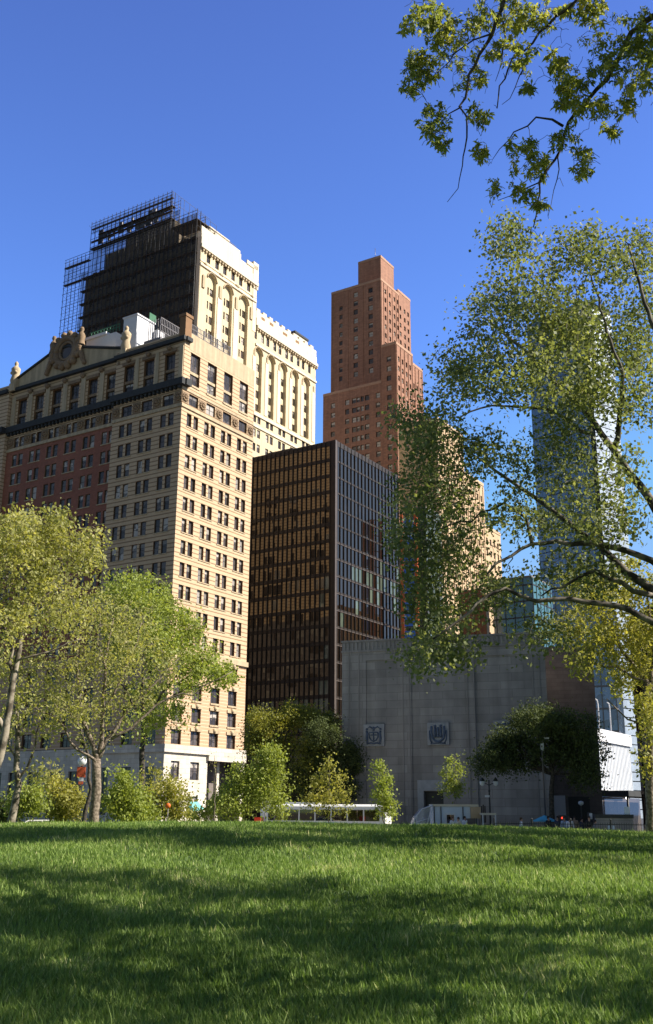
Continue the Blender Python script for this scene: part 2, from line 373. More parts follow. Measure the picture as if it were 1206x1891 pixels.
# ------------------------------------------------------------------ facade helpers (building-local: S wall runs along +x facing -y, L wall runs along +y facing -x)
def pt(side,u,d,v,off): return (u,off+d,v) if side=='S' else (off+d,u,v)
def wall(mb, side, off, u0,u1,v0,v1, holes, dep=.35, m=0, mr=1, matf=None):
    us=sorted({u0,u1,*[h[0] for h in holes],*[h[1] for h in holes]}); us=[u for u in us if u0<=u<=u1]
    vs_=sorted({v0,v1,*[h[2] for h in holes],*[h[3] for h in holes]}); vs_=[x for x in vs_ if v0<=x<=v1]
    for j in range(len(vs_)-1):
        a,b=vs_[j],vs_[j+1]; vm=(a+b)/2; rowh=[h for h in holes if h[2]<vm<h[3]]
        run=None
        for i in range(len(us)-1):
            um=(us[i]+us[i+1])/2; inside=any(h[0]<um<h[1] for h in rowh)
            if not inside and run is None: run=us[i]
            if inside and run is not None:
                mb.quad([pt(side,run,0,a,off),pt(side,us[i],0,a,off),pt(side,us[i],0,b,off),pt(side,run,0,b,off)],m); run=None
        if run is not None: mb.quad([pt(side,run,0,a,off),pt(side,u1,0,a,off),pt(side,u1,0,b,off),pt(side,run,0,b,off)],m)
    for h in holes:
        a,b,c,d=h[:4]
        for q in (((a,c),(a,d)),((b,c),(b,d)),((a,c),(b,c)),((a,d),(b,d))):
            (ua,va),(ub,vb)=q
            mb.quad([pt(side,ua,0,va,off),pt(side,ub,0,vb,off),pt(side,ub,dep,vb,off),pt(side,ua,dep,va,off)],mr)
def slab(mb, side, off, u0,u1,v0,v1, proud, m=0, inset=0):      # a board standing proud of a wall plane
    a=pt(side,u0,-proud,v0,off); b=pt(side,u1,inset,v1,off)
    mb.box(min(a[0],b[0]),min(a[1],b[1]),v0,max(a[0],b[0]),max(a[1],b[1]),v1,m)
WM={}
def winmesh(w,h,kind,var):
    k=(round(w,2),round(h,2),kind,var)
    if k in WM: return WM[k]
    b=MB(); fr=.07 if kind!='tall' else .11
    b.box(-w/2,-.05,0,-w/2+fr,.05,h,0); b.box(w/2-fr,-.05,0,w/2,.05,h,0); b.box(-w/2+fr,-.05,0,w/2-fr,.05,fr,0); b.box(-w/2+fr,-.05,h-fr,w/2-fr,.05,h,0)
    b.box(-w/2+fr,-.04,h*.5-.04,w/2-fr,.05,h*.5+.04,0)
    if kind=='tall':
        b.box(-.06,-.045,fr,.06,.05,h-fr,0)
    y0=.0; f={0:0,1:.3,2:.5,3:1}[var]; zt=h-fr
    zb=zt-(zt-fr)*f
    if f<1: b.quad([(-w/2+fr,y0,fr),(w/2-fr,y0,fr),(w/2-fr,y0,zb),(-w/2+fr,y0,zb)],1)
    if f>0: b.quad([(-w/2+fr,y0,zb),(w/2-fr,y0,zb),(w/2-fr,y0,zt),(-w/2+fr,y0,zt)],2)
    WM[k]=(b,b.mesh('window',[m_wframe,m_glass,m_blind])); return WM[k]
class Wins:
    def __init__(s): s.l=[]
    def add(s,side,off,dep,ua,ub,va,vb,kind='sash',p=(.5,.2,.15,.15)):
        var=random.choices((0,1,2,3),p)[0]
        s.l.append((side,pt(side,(ua+ub)/2,dep-.06,va,off),ub-ua,vb-va,kind,var))
    def flush(s,root,limit=100,name='window'):
        rest=MB()
        for i,(side,loc,w,h,kind,var) in enumerate(s.l):
            b,me=winmesh(w,h,kind,var); rz=0 if side=='S' else -math.pi/2
            if i<limit: link(name,me,root,loc,(0,0,rz))
            else: rest.add(b,Matrix.Translation(loc)@Matrix.Rotation(rz,4,'Z'))
        if rest.v: o=rest.build(name,[m_wframe,m_glass,m_blind],root); o['kind']='stuff'; o['label']='the remaining smaller windows of the same building'
GRID=R(57.5)
exec_order=[]
# ================================================================== BUILDING A: tan and red corner block with pediment
A0=(-27.366,177.908,0)
A=thing('corner_building','tan and red brick corner block with a pedimented roof and a white stone base','building',A0,GRID)
def medallion(n=10):
    b=MB(); 
    for i in range(n):
        a=2*math.pi*i/n; b.ball((.62*math.cos(a),-.12,.62*math.sin(a)),.26,0,6)
    b.ball((0,-.15,0),.38,0,8); b.box(-1.0,-.06,-1.1,1.0,.02,1.1,0)
    return b
W=Wins(); wl=MB(); wr=MB(); wb=MB(); trim=MB(); corn=MB()
rows=[72.62-4.13*i for i in range(11)]
hs=[]
L0=22.5
for r_ in rows:
    for i in range(4):
        u=1.64+5.2*i
        for a,b in ((u,u+1.36),(u+1.96,u+3.32)):
            hs.append((a,b,r_-1.3,r_+1.3)); W.add('S',0,.46,a,b,r_-1.3,r_+1.3,p=(.4,.2,.15,.25))
for i in range(4):
    u=1.95+5.2*i
    hs.append((u,u+2.85,80.0,86.6)); W.add('S',0,.55,u+.15,u+2.7,82.9,86.5,'tall',(.8,.2,0,0)); W.add('S',0,.55,u+.15,u+2.7,80.1,82.3,'tall',(.6,.1,.1,.2))
    hs.append((u+.05,u+2.8,75.75,78.0)); W.add('S',0,.4,u+.05,u+2.8,75.75,78.0,'tall',(.4,.3,.1,.2))
hs2=[h for h in hs if h[2]>29]
wall(wl,'S',0,0,L0,29.0,90.5,hs2,.55)
# lower pink-banded storeys and white base
low=[]
for i in range(4):
    u=1.6+5.18*i
    for a,b in ((24.9,27.6),(20.7,23.4),(16.8,19.3),(12.85,15.3)):
        low.append((u,u+2.6,a,b)); W.add('S',.02,.5,u,u+2.6,a,b,'tall',(.7,.25,.05,0))
wall(wb,'S',.02,0,L0,12.5,28.4,low,.5,0,1)
base=[(1.7,3.95,6.95,10.0),(6.85,9.3,6.95,10.0),(1.7,3.95,.6,4.2),(6.85,9.3,.6,4.2),(11.6,21.9,-.3,10.4)]
for b in base[:4]: W.add('S',-.15,.4,*b,'tall',(.6,.3,.1,0))
bs=MB(); wall(bs,'S',-.15,-.15,L0,-.3,12.4,base,.4,0,0)
# L side: projecting wing, recessed red middle, next wing
hl=[]; hr=[]; hr2=[]
cols=[(1.85,5.15),(7.2,10.5),(12.4,15.75)]
rc=[(17.95+5.2*i,21.4+5.2*i) for i in range(6)]
for r_ in rows+[27,]:
    for a,b in cols:
        for q in ((a,a+1.36),(b-1.36,b)):
            if r_>29: hl.append((*q,r_-1.3,r_+1.3)); W.add('L',0,.32,*q,r_-1.3,r_+1.3,p=(.4,.2,.2,.2))
REC=.9
for r_ in rows:
    for a,b in rc:
        for q in ((a+.1,a+1.46),(b-1.46,b-.1)):
            hr.append((*q,r_-1.3,r_+1.3)); W.add('L',REC,.32,*q,r_-1.3,r_+1.3,p=(.4,.3,.2,.1))
for a,b in cols:
    c=(a+b)/2; hl.append((c-1.3,c+1.3,80.7,86.4)); W.add('L',0,.6,c-1.2,c+1.2,83.2,86.3,'tall',(.9,.1,0,0)); W.add('L',0,.6,c-1.2,c+1.2,80.8,82.6,'tall',(.5,.2,.2,.1))
    hl.append((c-1.35,c+1.35,75.6,77.8)); W.add('L',0,.4,c-1.35,c+1.35,75.6,77.8,'tall',(.5,.3,.1,.1))
for a,b in rc:
    c=(a+b)/2; hr2.append((c-1.3,c+1.3,80.7,86.4)); W.add('L',REC,.6,c-1.2,c+1.2,83.2,86.3,'tall',(.9,.1,0,0)); W.add('L',REC,.6,c-1.2,c+1.2,80.8,82.6,'tall',(.5,.2,.2,.1))
    for q in ((a+.2,a+1.56),(b-1.56,b-.2)):
        hr2.append((*q,75.6,77.8)); W.add('L',REC,.4,*q,75.6,77.8,p=(.4,.3,.2,.1))
wall(wl,'L',0,0,17.7,29.0,90.2,hl,.6)
wl.quad([(0,17.7,-.3),(REC,17.7,-.3),(REC,17.7,90.2),(0,17.7,90.2)],0)
wall(wl,'L',REC,17.7,49.2,75.0,91.2,hr2,.6)
redw=MB(); wall(redw,'L',REC,17.7,49.2,28,75.0,hr,.32)
lw=[]
for c in (3.5,8.85,14.1): 
    for z in (24.9,20.7,16.8,12.85): lw.append((c-1.3,c+1.3,z,z+2.6)); W.add('L',.02,.5,c-1.3,c+1.3,z,z+2.6,'tall',(.7,.25,.05,0))
wall(wb,'L',.02,0,17.7,12.5,28.4,lw,.5,0,1)
lw=[]
for i in range(6):
    c=19.7+5.2*i
    for z in (24.9,20.7,16.8,12.85): lw.append((c-1.3,c+1.3,z,z+2.6)); W.add('L',REC,.5,c-1.3,c+1.3,z,z+2.6,'tall',(.7,.25,.05,0))
wall(wb,'L',REC,17.7,49.2,12.5,28.0,lw,.5,0,1)
lw=[(2+5.3*i,4.6+5.3*i,1,9) for i in range(3)]
for a in lw: W.add('L',-.15,.4,a[0],a[1],1,9,'tall',(1,0,0,0))
wall(bs,'L',-.15,-.15,17.85,-.3,12.4,lw,.4,0,0)
lw=[(20+5.3*i,23.4+5.3*i,.5,8.5) for i in range(5)]
for a in lw: W.add('L',REC-.1,.5,a[0],a[1],.5,8.5,'tall',(1,0,0,0))
wall(bs,'L',REC-.1,17.85,49.2,-.3,12.4,lw,.5,0,0)
# far wing beyond the frame's left edge
hw=[]
for r_ in rows:
    for a in (51.2,56.4,61.6):
        for q in ((a,a+1.36),(a+1.96,a+3.3)): hw.append((*q,r_-1.3,r_+1.3)); W.add('L',0,.32,*q,r_-1.3,r_+1.3)
wall(wl,'L',0,49.2,67,12,90.2,hw,.32)
wl.quad([(0,49.2,-.3),(REC,49.2,-.3),(REC,49.2,90.2),(0,49.2,90.2)],0); wall(bs,'L',-.1,49.2,67,-.3,12,[],.3)
# hidden sides and flat roof
wl.quad([(L0,0,50),(L0,67,50),(L0,67,90.4),(L0,0,90.4)],0); wb.quad([(L0,0,-.3),(L0,67,-.3),(L0,67,50),(L0,0,50)],2); wl.quad([(0,67,-.3),(L0,67,-.3),(L0,67,90.2),(0,67,90.2)],0)  # darker lower rear brick stands in for shade mirrored in the black glass
ow=MB()
for z in np.arange(4,86,4.13):
    for y in np.arange(2.5,58,2.6):
        if int(y/2.6)%3: ow.box(L0,y,z,L0+.06,y+1.4,z+2.5,0 if random.random()<.7 else 1)
o=ow.build('rear_window',[m_glass,m_blind],A); o['kind']='stuff'; o['label']='the many windows of the rear end wall'
rf=MB(); rf.quad([(.1,.1,88.9),(L0-.1,.1,88.9),(L0-.1,66.9,88.9),(.1,66.9,88.9)],0); rf.build('roof',m_roofg,A)
rf=MB(); rf.quad([(.4,.3,90.45),(L0,.3,90.45),(L0,.3,88.9),(.4,.3,88.9)],0); rf.build('parapet_back',m_tanp,A)
wl.build('wall',[m_tan,m_revl],A); o=redw.build('wall',[m_red,m_revl],A); o['label']='recessed red brick middle wall'
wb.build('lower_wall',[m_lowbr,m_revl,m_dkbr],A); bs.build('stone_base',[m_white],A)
# smooth attic zone on the sunny side
sm=MB(); slab(sm,'S',0,1.4,L0-.05,87.0,90.55,.03); sm.build('attic_panel',m_tanp,A)
# bands and cornices
b=MB()
slab(b,'S',0,-.2,L0,74.75,75.35,.25); slab(b,'L',0,0,17.7,74.75,75.35,.25); slab(b,'L',REC,17.75,49.2,74.75,75.35,.25); slab(b,'S',0,-.1,L0,78.3,78.8,.12)
slab(b,'S',0,-.35,L0+.1,28.4,29.3,.45); slab(b,'L',0,.03,17.9,28.4,29.3,.45); slab(b,'L',REC,17.95,49.2,28.0,29.0,.4)
each(b,'string_course',m_tanp,A)
b=MB(); slab(b,'S',-.15,-.6,L0,11.4,12.7,.45); slab(b,'L',-.15,-.12,18.0,11.4,12.7,.45); slab(b,'S',-.15,11.4,L0,10.4,11.38,.5); each(b,'ledge',m_white,A)
b=MB()
slab(b,'L',0,-.7,17.9,79.0,80.3,1.0); slab(b,'L',REC,18.0,49.2,79.0,80.3,1.0); slab(b,'S',0,0,1.5,79.0,80.3,1.0); slab(b,'L',0,49.3,66,79.0,80.3,1.0)
for y in np.arange(.2,49,1.05): slab(b,'L',0 if y<17.7 else REC,y,y+.45,78.4,78.98,.7)
each(b,'dark_cornice',m_slate,A)
b=MB(); slab(b,'L',0,-.4,17.9,88.3,89.1,.7); slab(b,'L',REC,18.0,49.2,88.6,89.3,.8); slab(b,'S',0,0,1.6,88.3,89.1,.7); slab(b,'L',0,49.3,66,88.3,89.1,.7); each(b,'upper_cornice',m_slate,A)
# attic pilasters and lintels on L side
b=MB()
for y in (0.1,6.2,11.4): slab(b,'L',0,y,y+1.0,80.3,87.3,.22)
for i in range(7): 
    if i: slab(b,'L',REC,17.0+5.2*i-.6,17.0+5.2*i+.6,80.3,87.3,.3)
each(b,'pilaster',m_tanp,A)
b=MB()
for c in (3.5,8.85,14.1): slab(b,'L',0,c-1.7,c+1.7,86.5,87.1,.3); b.ball((-.45,c,87.4),.55,0,8); 
for i in range(6):
    c=19.7+5.2*i; slab(b,'L',REC,c-1.8,c+1.8,86.5,87.2,.35); b.ball((REC-.5,c-2.6,87.6),.6,0,8)
for c in (3.5,8.85,14.1): slab(b,'L',0,c-1.3,c+1.3,82.6,83.15,-.2,inset=.6)
for i in range(6): c=19.7+5.2*i; slab(b,'L',REC,c-1.3,c+1.3,82.6,83.15,-.2,inset=.6)
each(b,'window_lintel',m_orn,A)
b=MB()
for i in range(4): slab(b,'S',0,1.95+5.2*i,4.8+5.2*i,82.3,82.85,-.25,inset=.55); slab(b,'S',0,1.8+5.2*i,4.95+5.2*i,79.6,79.98,.15)
for r_ in rows:
    for i in range(4): slab(b,'S',0,1.5+5.2*i,5.1+5.2*i,r_-1.5,r_-1.31,.12)
    for a,bb in cols: slab(b,'L',0,a-.15,bb+.15,r_-1.5,r_-1.31,.12)
    for a,bb in rc: slab(b,'L',REC,a,bb,r_-1.5,r_-1.31,.12)
for i in range(4):
    u=1.6+5.18*i
    for z in (27.6,23.4,19.3,15.3): slab(b,'S',.02,u-.2,u+2.8,z+.02,z+.55,.2); b.ball((u+1.3,-.1,z+.45),.45,0,8)
    for z in (20.7,16.8): slab(b,'S',.02,u-.1,u+2.7,z-.35,z-.03,.18)
each(b,'window_sill',m_tanp,A)
med=medallion(); mm=med.mesh('medallion',m_orn)
for i in range(5): link('medallion',mm,A,(.75+5.2*i if i else .8,0,76.8),(0,0,0))
for y in (.85,6.2,11.45,16.9): link('medallion',mm,A,(0,y,76.8),(0,0,-math.pi/2))
for i in range(1,7): link('medallion',mm,A,(REC,17.1+5.2*i,76.8),(0,0,-math.pi/2))
W.l.sort(key=lambda t:(t[0]!='S', abs(t[1][2]-55)>40, t[1][1]))
W.flush(A)
# pediment wall with crest wheel, finial statues
b=MB(); x0,x1=REC-.25,REC+1.2
prof=[(15.9,89.3),(15.9,90.8),(28.4,94.2),(32.9,95.6),(37.5,95.2),(48.3,91.4),(48.3,89.3)]
for k,x in ((0,x0),(1,x1)): b.quad([(x,y,z) for y,z in (prof if k else prof[::-1])],0)
for i in range(len(prof)-1): (ya,za),(yb,zb)=prof[i],prof[i+1]; b.quad([(x0,ya,za),(x0,yb,zb),(x1,yb,zb),(x1,ya,za)],0)
b.build('pediment',m_tanp,A)
b=MB()
for i in range(1,5): (ya,za),(yb,zb)=prof[i],prof[i+1]; b.tube([(x0-.1,ya,za+.1),(x0-.1,yb,zb+.1)],.32,6)
each(b,'pediment_coping',m_slate,A)
b=MB(); T=Matrix.Translation((x0-.25,32.9,94.4))
ring=[(0,3.0*math.cos(a),3.0*math.sin(a)) for a in np.linspace(0,2*math.pi,25)]
b.tube([T@Vector(p) for p in ring],.75,8); b.tube([T@Vector((0,2.0*math.cos(a),2.0*math.sin(a))) for a in np.linspace(0,2*math.pi,21)],.35,6)
for i in range(14):
    a=2*math.pi*i/14; b.ball(tuple(T@Vector((-.2,3.9*math.cos(a),3.7*math.sin(a)))),.75,0,8)
for s in (-1,1):
    for k in range(7): b.ball(tuple(T@Vector((-.1,s*(4.0+.25*k),-.6-.55*k))),.7-.03*k,0,8)
    b.lathe([(.9,-1),(.7,0),(.85,1),(.55,1.7),(.3,2.0),(.5,2.5),(.35,3.0),(0,3.1)],tuple(T@Vector((0,s*4.1,1.4))),8)
o=b.build('crest_wheel',m_orn,A)
b=MB()
b.quad([(x0-.05,32.9+1.9*math.cos(a),94.4+1.9*math.sin(a)) for a in np.linspace(0,2*math.pi,20,endpoint=False)],0); b.build('round_window',m_glass,A)
def statue():
    b=MB(); b.box(-.8,-.8,-1.8,.8,.8,0); b.lathe([(.9,0),(1.05,.8),(.75,2.0),(.95,3.0),(1.0,3.6),(.55,4.1),(.3,4.3),(.42,4.6),(.4,5.0),(.15,5.35),(0,5.4)],n=10)
    b.ball((-.5,.6,2.6),.4,0,8); b.ball((-.5,-.6,2.6),.4,0,8)
    return b
sm_=statue().mesh('finial_statue',m_tanp)
link('finial_statue',sm_,A,(.5,16.0,90.4)); link('finial_statue',sm_,A,(.5,48.4,90.4))
# dark corner pier and iron railing on the sunny parapet
b=MB(); b.box(-.35,-.3,89.1,1.5,1.2,93.3,0); b.box(-.5,-.45,93.3,1.7,1.4,93.9,0); b.build('corner_pier',m_revl,A)
b=MB()
for z in (90.7,91.6,92.5): b.box(1.5,.1,z,14.2,.18,z+.1)
for x in np.arange(1.6,14.2,.42): b.box(x,.11,90.6,x+.09,.17,92.5)
for x in np.arange(1.5,14.4,2.1): b.box(x,.05,90.6,x+.2,.25,92.75)
b.build('railing',m_galv,A)
# rooftop plant
b=MB(); b.box(4.8,17.5,88.9,10,21.3,100.6); b.box(4.6,17.3,100.6,10.2,21.5,100.9); b.box(10.0,16.5,88.9,12.2,17.4,99.2); b.build('rooftop_bulkhead',m_whitem,A)
b=MB(); b.box(3.0,21.5,88.9,9,30,97.0); b.box(2.6,24,97.0,8,30,97.6); b.build('rooftop_bulkhead',m_whitem,A)
b=MB()
for x in np.arange(6,14,.5): b.box(x,12.0,94.5,x+.12,12.1,99.0)
for z in (94.5,96.0,97.5,99.0): b.box(6,11.96,z,14,12.14,z+.14)
for y in np.arange(12.2,15.5,.5): b.box(6,y,94.5,6.1,y+.12,99.0)
b.box(5.6,11.5,88.9,14,16,94.4); b.build('rooftop_screen',m_galv,A)
b=MB()
for y in np.arange(21.5,30,.9): b.box(3.9,y,97.6,4.0,y+.1,99.3)
b.box(3.9,21.5,98.5,4.0,30,98.65); b.box(3.9,21.5,99.2,4.0,30,99.35); b.box(8.2,17.3,100.9,10.2,17.4,102.6); each(b,'green_railing',m_green,A)
b=MB(); b.box(19.6,19,88.9,L0-.05,60,101.5); b.build('added_rear_wall',m_tan,A)  # unseen wall, added so the black glass reflects gold higher up
# recessed dark arcade and awning
b=MB(); b.box(11.6,3.5,-.3,21.9,3.7,10.4); b.quad([(11.6,.3,10.39),(21.9,.3,10.39),(21.9,3.5,10.39),(11.6,3.5,10.39)]); b.build('arcade_back',m_dkbr,A)
b=MB(); b.box(21.5,-.1,-.3,22.4,1.0,10.4); b.box(16.6,1.6,-.3,17.3,2.3,10.4); each(b,'arcade_pillar',m_white,A)
b=MB(); b.quad([(6.7,-.2,3.3),(9.5,-.2,3.3),(9.5,-1.4,2.2),(6.7,-1.4,2.2)]); b.quad([(6.7,-1.4,2.2),(9.5,-1.4,2.2),(9.5,-1.4,1.8),(6.7,-1.4,1.8)]); b.quad([(6.7,-.2,3.3),(6.7,-1.4,2.2),(6.7,-1.4,1.8),(6.7,-.2,1.8)]); o=b.build('awning',m_teal,A); o['label']='small teal window awning'
# ================================================================== BUILDING B: tall cream block behind, with arches
B0=(-33.084,233.670,0)
B=thing('arcaded_tower','tall cream terracotta block with long arched bays, behind the tan corner block','building',B0,GRID)
W=Wins(); wl=MB()
def arch_bay(mb, a, b, z0, ztop, dep, off=0, nseg=8):
    """tall round-headed recess: spandrels + curved soffit + back wall"""
    c=(a+b)/2; r=(b-a)/2; sp=ztop-r; pr=[(c-r*math.cos(t),sp+r*math.sin(t)) for t in np.linspace(0,math.pi,2*nseg+1)]
    mb.quad([pt('S',u,0,v,off) for u,v in [(a,ztop)]+pr[:nseg+1][::1]][::-1],0); mb.quad([pt('S',u,0,v,off) for u,v in [(b,ztop)]+pr[nseg:][::-1]],0)
    for i in range(2*nseg):
        p,q=pr[i],pr[i+1]; mb.quad([pt('S',p[0],0,p[1],off),pt('S',q[0],0,q[1],off),pt('S',q[0],dep,q[1],off),pt('S',p[0],dep,p[1],off)],1)
def bays(arches, z0, ztop, floors, u0, u1, zlo, zhi, extra):
    holes=[(a,b,z0,ztop) for a,b in arches]+[e[:4] for e in extra]
    wall(wl,'S',0,u0,u1,zlo,zhi,holes,.8,0,1)
    for e in extra: W.add('S',0,.35,*e[:4],'sash',(.6,.2,.1,.1)); 
    for a,b in arches:
        arch_bay(wl,a,b,z0,ztop,.8)
        ih=[]
        for z in floors:
            w=(b-a-.9)/2
            for q in ((a+.25,a+.25+w),(b-.25-w,b-.25)):
                if z+2.2<ztop-.3: ih.append((*q,z,z+2.2)); W.add('S',.8,.3,*q,z,z+2.2,'sash',(.45,.25,.2,.1))
        c=(a+b)/2; wall(wl,'S',.8,a,b,z0,ztop,ih,.3,2,2)
fl1=[118.6-4*4+4.0*i for i in range(8)]
a1=[(3.4,6.95),(10.3,13.95),(17.3,20.95)]
ex=[]
for a,b in a1:
    c=(a+b)/2
    for q in (c-2.6,c+1.0): ex.append((q,q+1.5,138.9,141.5))
bays(a1,90,136.5,[z for z in fl1],0,24.2,90,142,ex)
a2=[(24.6+5.9*i,28.0+5.9*i) for i in range(5)]; fl2=[105.7+3.95*i for i in range(5)]
ex=[]
for a,b in a2:
    c=(a+b)/2
    for q in (c-2.4,c+.95): ex.append((q,q+1.4,126.2,128.9))
for z in (102.0,97.9,93.8,89.7,85.6):
    for a,b in a2:
        c=(a+b)/2
        for q in (c-1.7,c+.3): ex.append((q,q+1.4,z,z+2.3))
bays(a2,105.3,124.0,fl2,24.2,55,60,130,ex)
# body
body=MB()
body.quad([(0,0,-.3),(24.2,0,-.3),(24.2,0,90),(0,0,90)]); body.quad([(24.2,0,-.3),(55,0,-.3),(55,0,60),(24.2,0,60)])
body.quad([(55,0,-.3),(55,41.5,-.3),(55,41.5,134.5),(55,0,134.5)]); body.quad([(24.2,0,128),(24.2,41,128),(24.2,41,146),(24.2,0,146)])
body.quad([(0,41.5,-.3),(55,41.5,-.3),(55,41.5,134),(0,41.5,134)]); body.quad([(0,41.5,134),(24.2,41.5,134),(24.2,41.5,146),(0,41.5,146)])
body.quad([(24.2,0,133.5),(55,0,133.5),(55,41.5,133.5),(24.2,41.5,133.5)]); body.quad([(0,.2,145.4),(24.2,.2,145.4),(24.2,41.5,145.4),(0,41.5,145.4)])
body.build('wall',m_creamw,B)
lh=[]; Wd=MB()
for z in np.arange(95,144,4.05):
    for y in (2,4.4,8.6,11,15.5,18,22,24.5,28.5,31,35,37.5): lh.append((y,y+1.4,z,z+2.4))
wd=MB(); wall(wd,'L',0,0,41.5,-.3,145,lh,.3)
for h in lh: wd.quad([pt('L',h[0],.3,h[2],0),pt('L',h[1],.3,h[2],0),pt('L',h[1],.3,h[3],0),pt('L',h[0],.3,h[3],0)],1)
wd.box(2.5,10,145,22,37,152.5,0); wd.box(5,14,152.5,18,32,157.5,0)
o=wd.build('wall',[m_dkwall,m_glass],B); o['label']='shaded side wall behind the scaffold netting'
wl.build('wall',[m_cream,m_cream,m_cream],B)
b=MB()
slab(b,'S',0,-.3,24.6,141.9,142.9,.7); slab(b,'S',0,0,24.3,142.9,145.0,.25); slab(b,'S',0,0,24.3,145.1,146.8,.1); slab(b,'S',0,19.5,24.5,146.8,148.0,.3)
slab(b,'S',0,0,17,146.8,148.4,.05); slab(b,'S',0,6,17,148.4,149.6,-.3,inset=1.5); slab(b,'S',0,0,24.3,136.9,137.5,.35); slab(b,'S',0,0,24.3,138.2,138.6,.15)
b.box(22.5,-.3,141,24.9,2.5,149); b.box(22.9,-.1,128,24.5,2.0,141)
slab(b,'S',0,24.9,55.3,129.5,130.4,.7); slab(b,'S',0,24.6,55.1,130.4,132.6,.3); slab(b,'S',0,24.6,55.1,132.7,134.8,.1); slab(b,'S',0,24.6,55.1,124.3,124.9,.35); slab(b,'S',0,24.6,55.1,103.9,104.7,.3)
for u in np.arange(25,55,3): slab(b,'S',0,u,u+1.6,134.8,135.7,.0,inset=.8)
slab(b,'S',0,24.3,55.1,100.6,101.2,.3)
each(b,'cornice',m_creamw,B)
b=MB()
for u in np.arange(.6,24,1.15): slab(b,'S',0,u,u+.5,141.2,141.88,.5)
for u in np.arange(24.9,55,1.15): slab(b,'S',0,u,u+.5,128.9,129.48,.5)
for a,bb in a1:
    for q in (a-1.9,bb+.9): b.ball((q+.5,-.1,137.9),.55,0,8)
for a,bb in a1+a2:
    c=(a+bb)/2; r=(bb-a)/2+.25; zt=(136.5 if bb<24 else 124.0); sp=zt-(bb-a)/2
    b.tube([(c-r*math.cos(t),-.08,sp+r*math.sin(t)) for t in np.linspace(0,math.pi,13)],.22,5)
for q in (1.6,8.6,15.6,22.3): slab(b,'S',0,q-.5,q+.5,131,134.5,.35); 
for q in [23.9+5.9*i+.1 for i in range(6)]: 
    slab(b,'S',0,q+.1,q+.75,121.0,122.8,.25)
each(b,'carved_ornament',m_tanp,B)
b=MB(); 
for q in (8.6,15.6): slab(b,'S',0,q-1.0,q+1.0,90,131,.18)
for i in range(6): q=23.9+5.9*i+.4; slab(b,'S',0,q-.7,q+.7,105.3,121,.15)
each(b,'pier',m_creamw,B)
b=MB(); b.box(5,1.5,145.4,13,9,150.8); b.box(4.6,1.2,150.8,13.4,9.3,151.2); b.build('rooftop_bulkhead',m_creamw,B)
b=MB(); b.box(46,1.5,133.5,52.5,8,137.4,0); b.box(45.6,1.2,137.4,52.9,8.3,138.0,1); b.build('rooftop_bulkhead',[m_creamw,m_steel],B)
b=MB()
for x in np.arange(2,16,1.4): b.box(x,.9,148.4,x+.08,.98,150.6)
b.box(2,.9,150.5,16,.98,150.6); b.box(2,.9,149.5,16,.98,149.6); b.build('railing',m_galv,B)
b=MB()
for u,z,d in ((27,133.1,1.6),(31,133.2,1.8),(37.5,133,2.2),(44,133.2,1.8)): slab(b,'S',0,u,u+d,z,z+.8,.14)
each(b,'parapet_opening',m_revl,B)
W.l.sort(key=lambda t:t[1][0]); W.flush(B)
# ---- scaffold
S=thing('scaffolding','dark netted scaffolding wrapped round the shaded side of the cream block','scaffolding',B0,GRID)
def netmat(lo=.28,hi=.72):
    m,nt,b=newmat('scaffold_net'); L=nt.links.new
    b.inputs['Base Color'].default_value=(.055,.045,.04,1); b.inputs['Roughness'].default_value=.9
    tc=N(nt,'ShaderNodeTexCoord'); mp=N(nt,'ShaderNodeMapping'); mp.inputs['Scale'].default_value=(.9,.9,.12); L(tc.outputs['Object'],mp.inputs[0])
    n=N(nt,'ShaderNodeTexNoise'); n.inputs['Scale'].default_value=1.2; n.inputs['Detail'].default_value=4; L(mp.outputs[0],n.inputs['Vector'])
    mr=N(nt,'ShaderNodeMapRange'); mr.inputs[1].default_value=.3; mr.inputs[2].default_value=.7; mr.inputs[3].default_value=lo; mr.inputs[4].default_value=hi; L(n.outputs[0],mr.inputs[0]); L(mr.outputs[0],b.inputs['Alpha'])
    return m
m_net=netmat(); m_net2=netmat(.1,.45)
def net(y0,y1,z0,z1,x=-1.75,mt=None):
    b=MB(); ny=max(2,int((y1-y0)/1.2)); nz=max(2,int((z1-z0)/2)); r=random.Random(int(y0*7+z0))
    g=[[(x+r.uniform(-.14,.14),y0+(y1-y0)*i/ny,z0+(z1-z0)*j/nz) for i in range(ny+1)] for j in range(nz+1)]
    for j in range(nz):
        for i in range(ny): b.quad([g[j][i],g[j][i+1],g[j+1][i+1],g[j+1][i]],0,True)
    b.build('netting',mt or m_net,S)
net(0.2,38.7,96,146.5); net(8.9,38.7,146.5,152.6); net(38.7,41.6,96,146); net(8.9,38.7,157.2,160.2,-1.75,m_net2); net(9,38,152.6,155,1.2,m_net2); net(38.7,48.3,144,150.6,-1.75,m_net2); net(9,24,155,157,1.2); net(0.2,8.8,146.5,151)
b=MB(); b.quad([(-1.7,-.3,96),(0,-.3,96),(0,-.3,146),(-1.7,-.3,146)]); b.build('netting',m_net,S)
def zt(y): return 151.8 if y<8.8 else (160.6 if y<38.8 else 151)
for y in np.arange(0,48.6,1.55):
    for x in (-1.9,-.5):
        zb=96 if y<42 else 96
        b=MB(); b.tube([(x,y,zb),(x,y,zt(y)+.6)],.085,5); b.build('pole',m_steel,S)
for x,y0,y1,zz in ((1.5,9,38,(154,160.6)),(12,9,38,(150,160.6))):
    for y in np.arange(y0,y1,3.2):
        b=MB(); b.tube([(x,y,zz[0]-8),(x,y,zz[1])],.06,5); b.build('pole',m_steel,S)
def rail(z,y0,y1,x=-1.9): b=MB(); b.tube([(x,y0,z),(x,y1,z)],.07,5); each(b,'rail',m_steel,S)
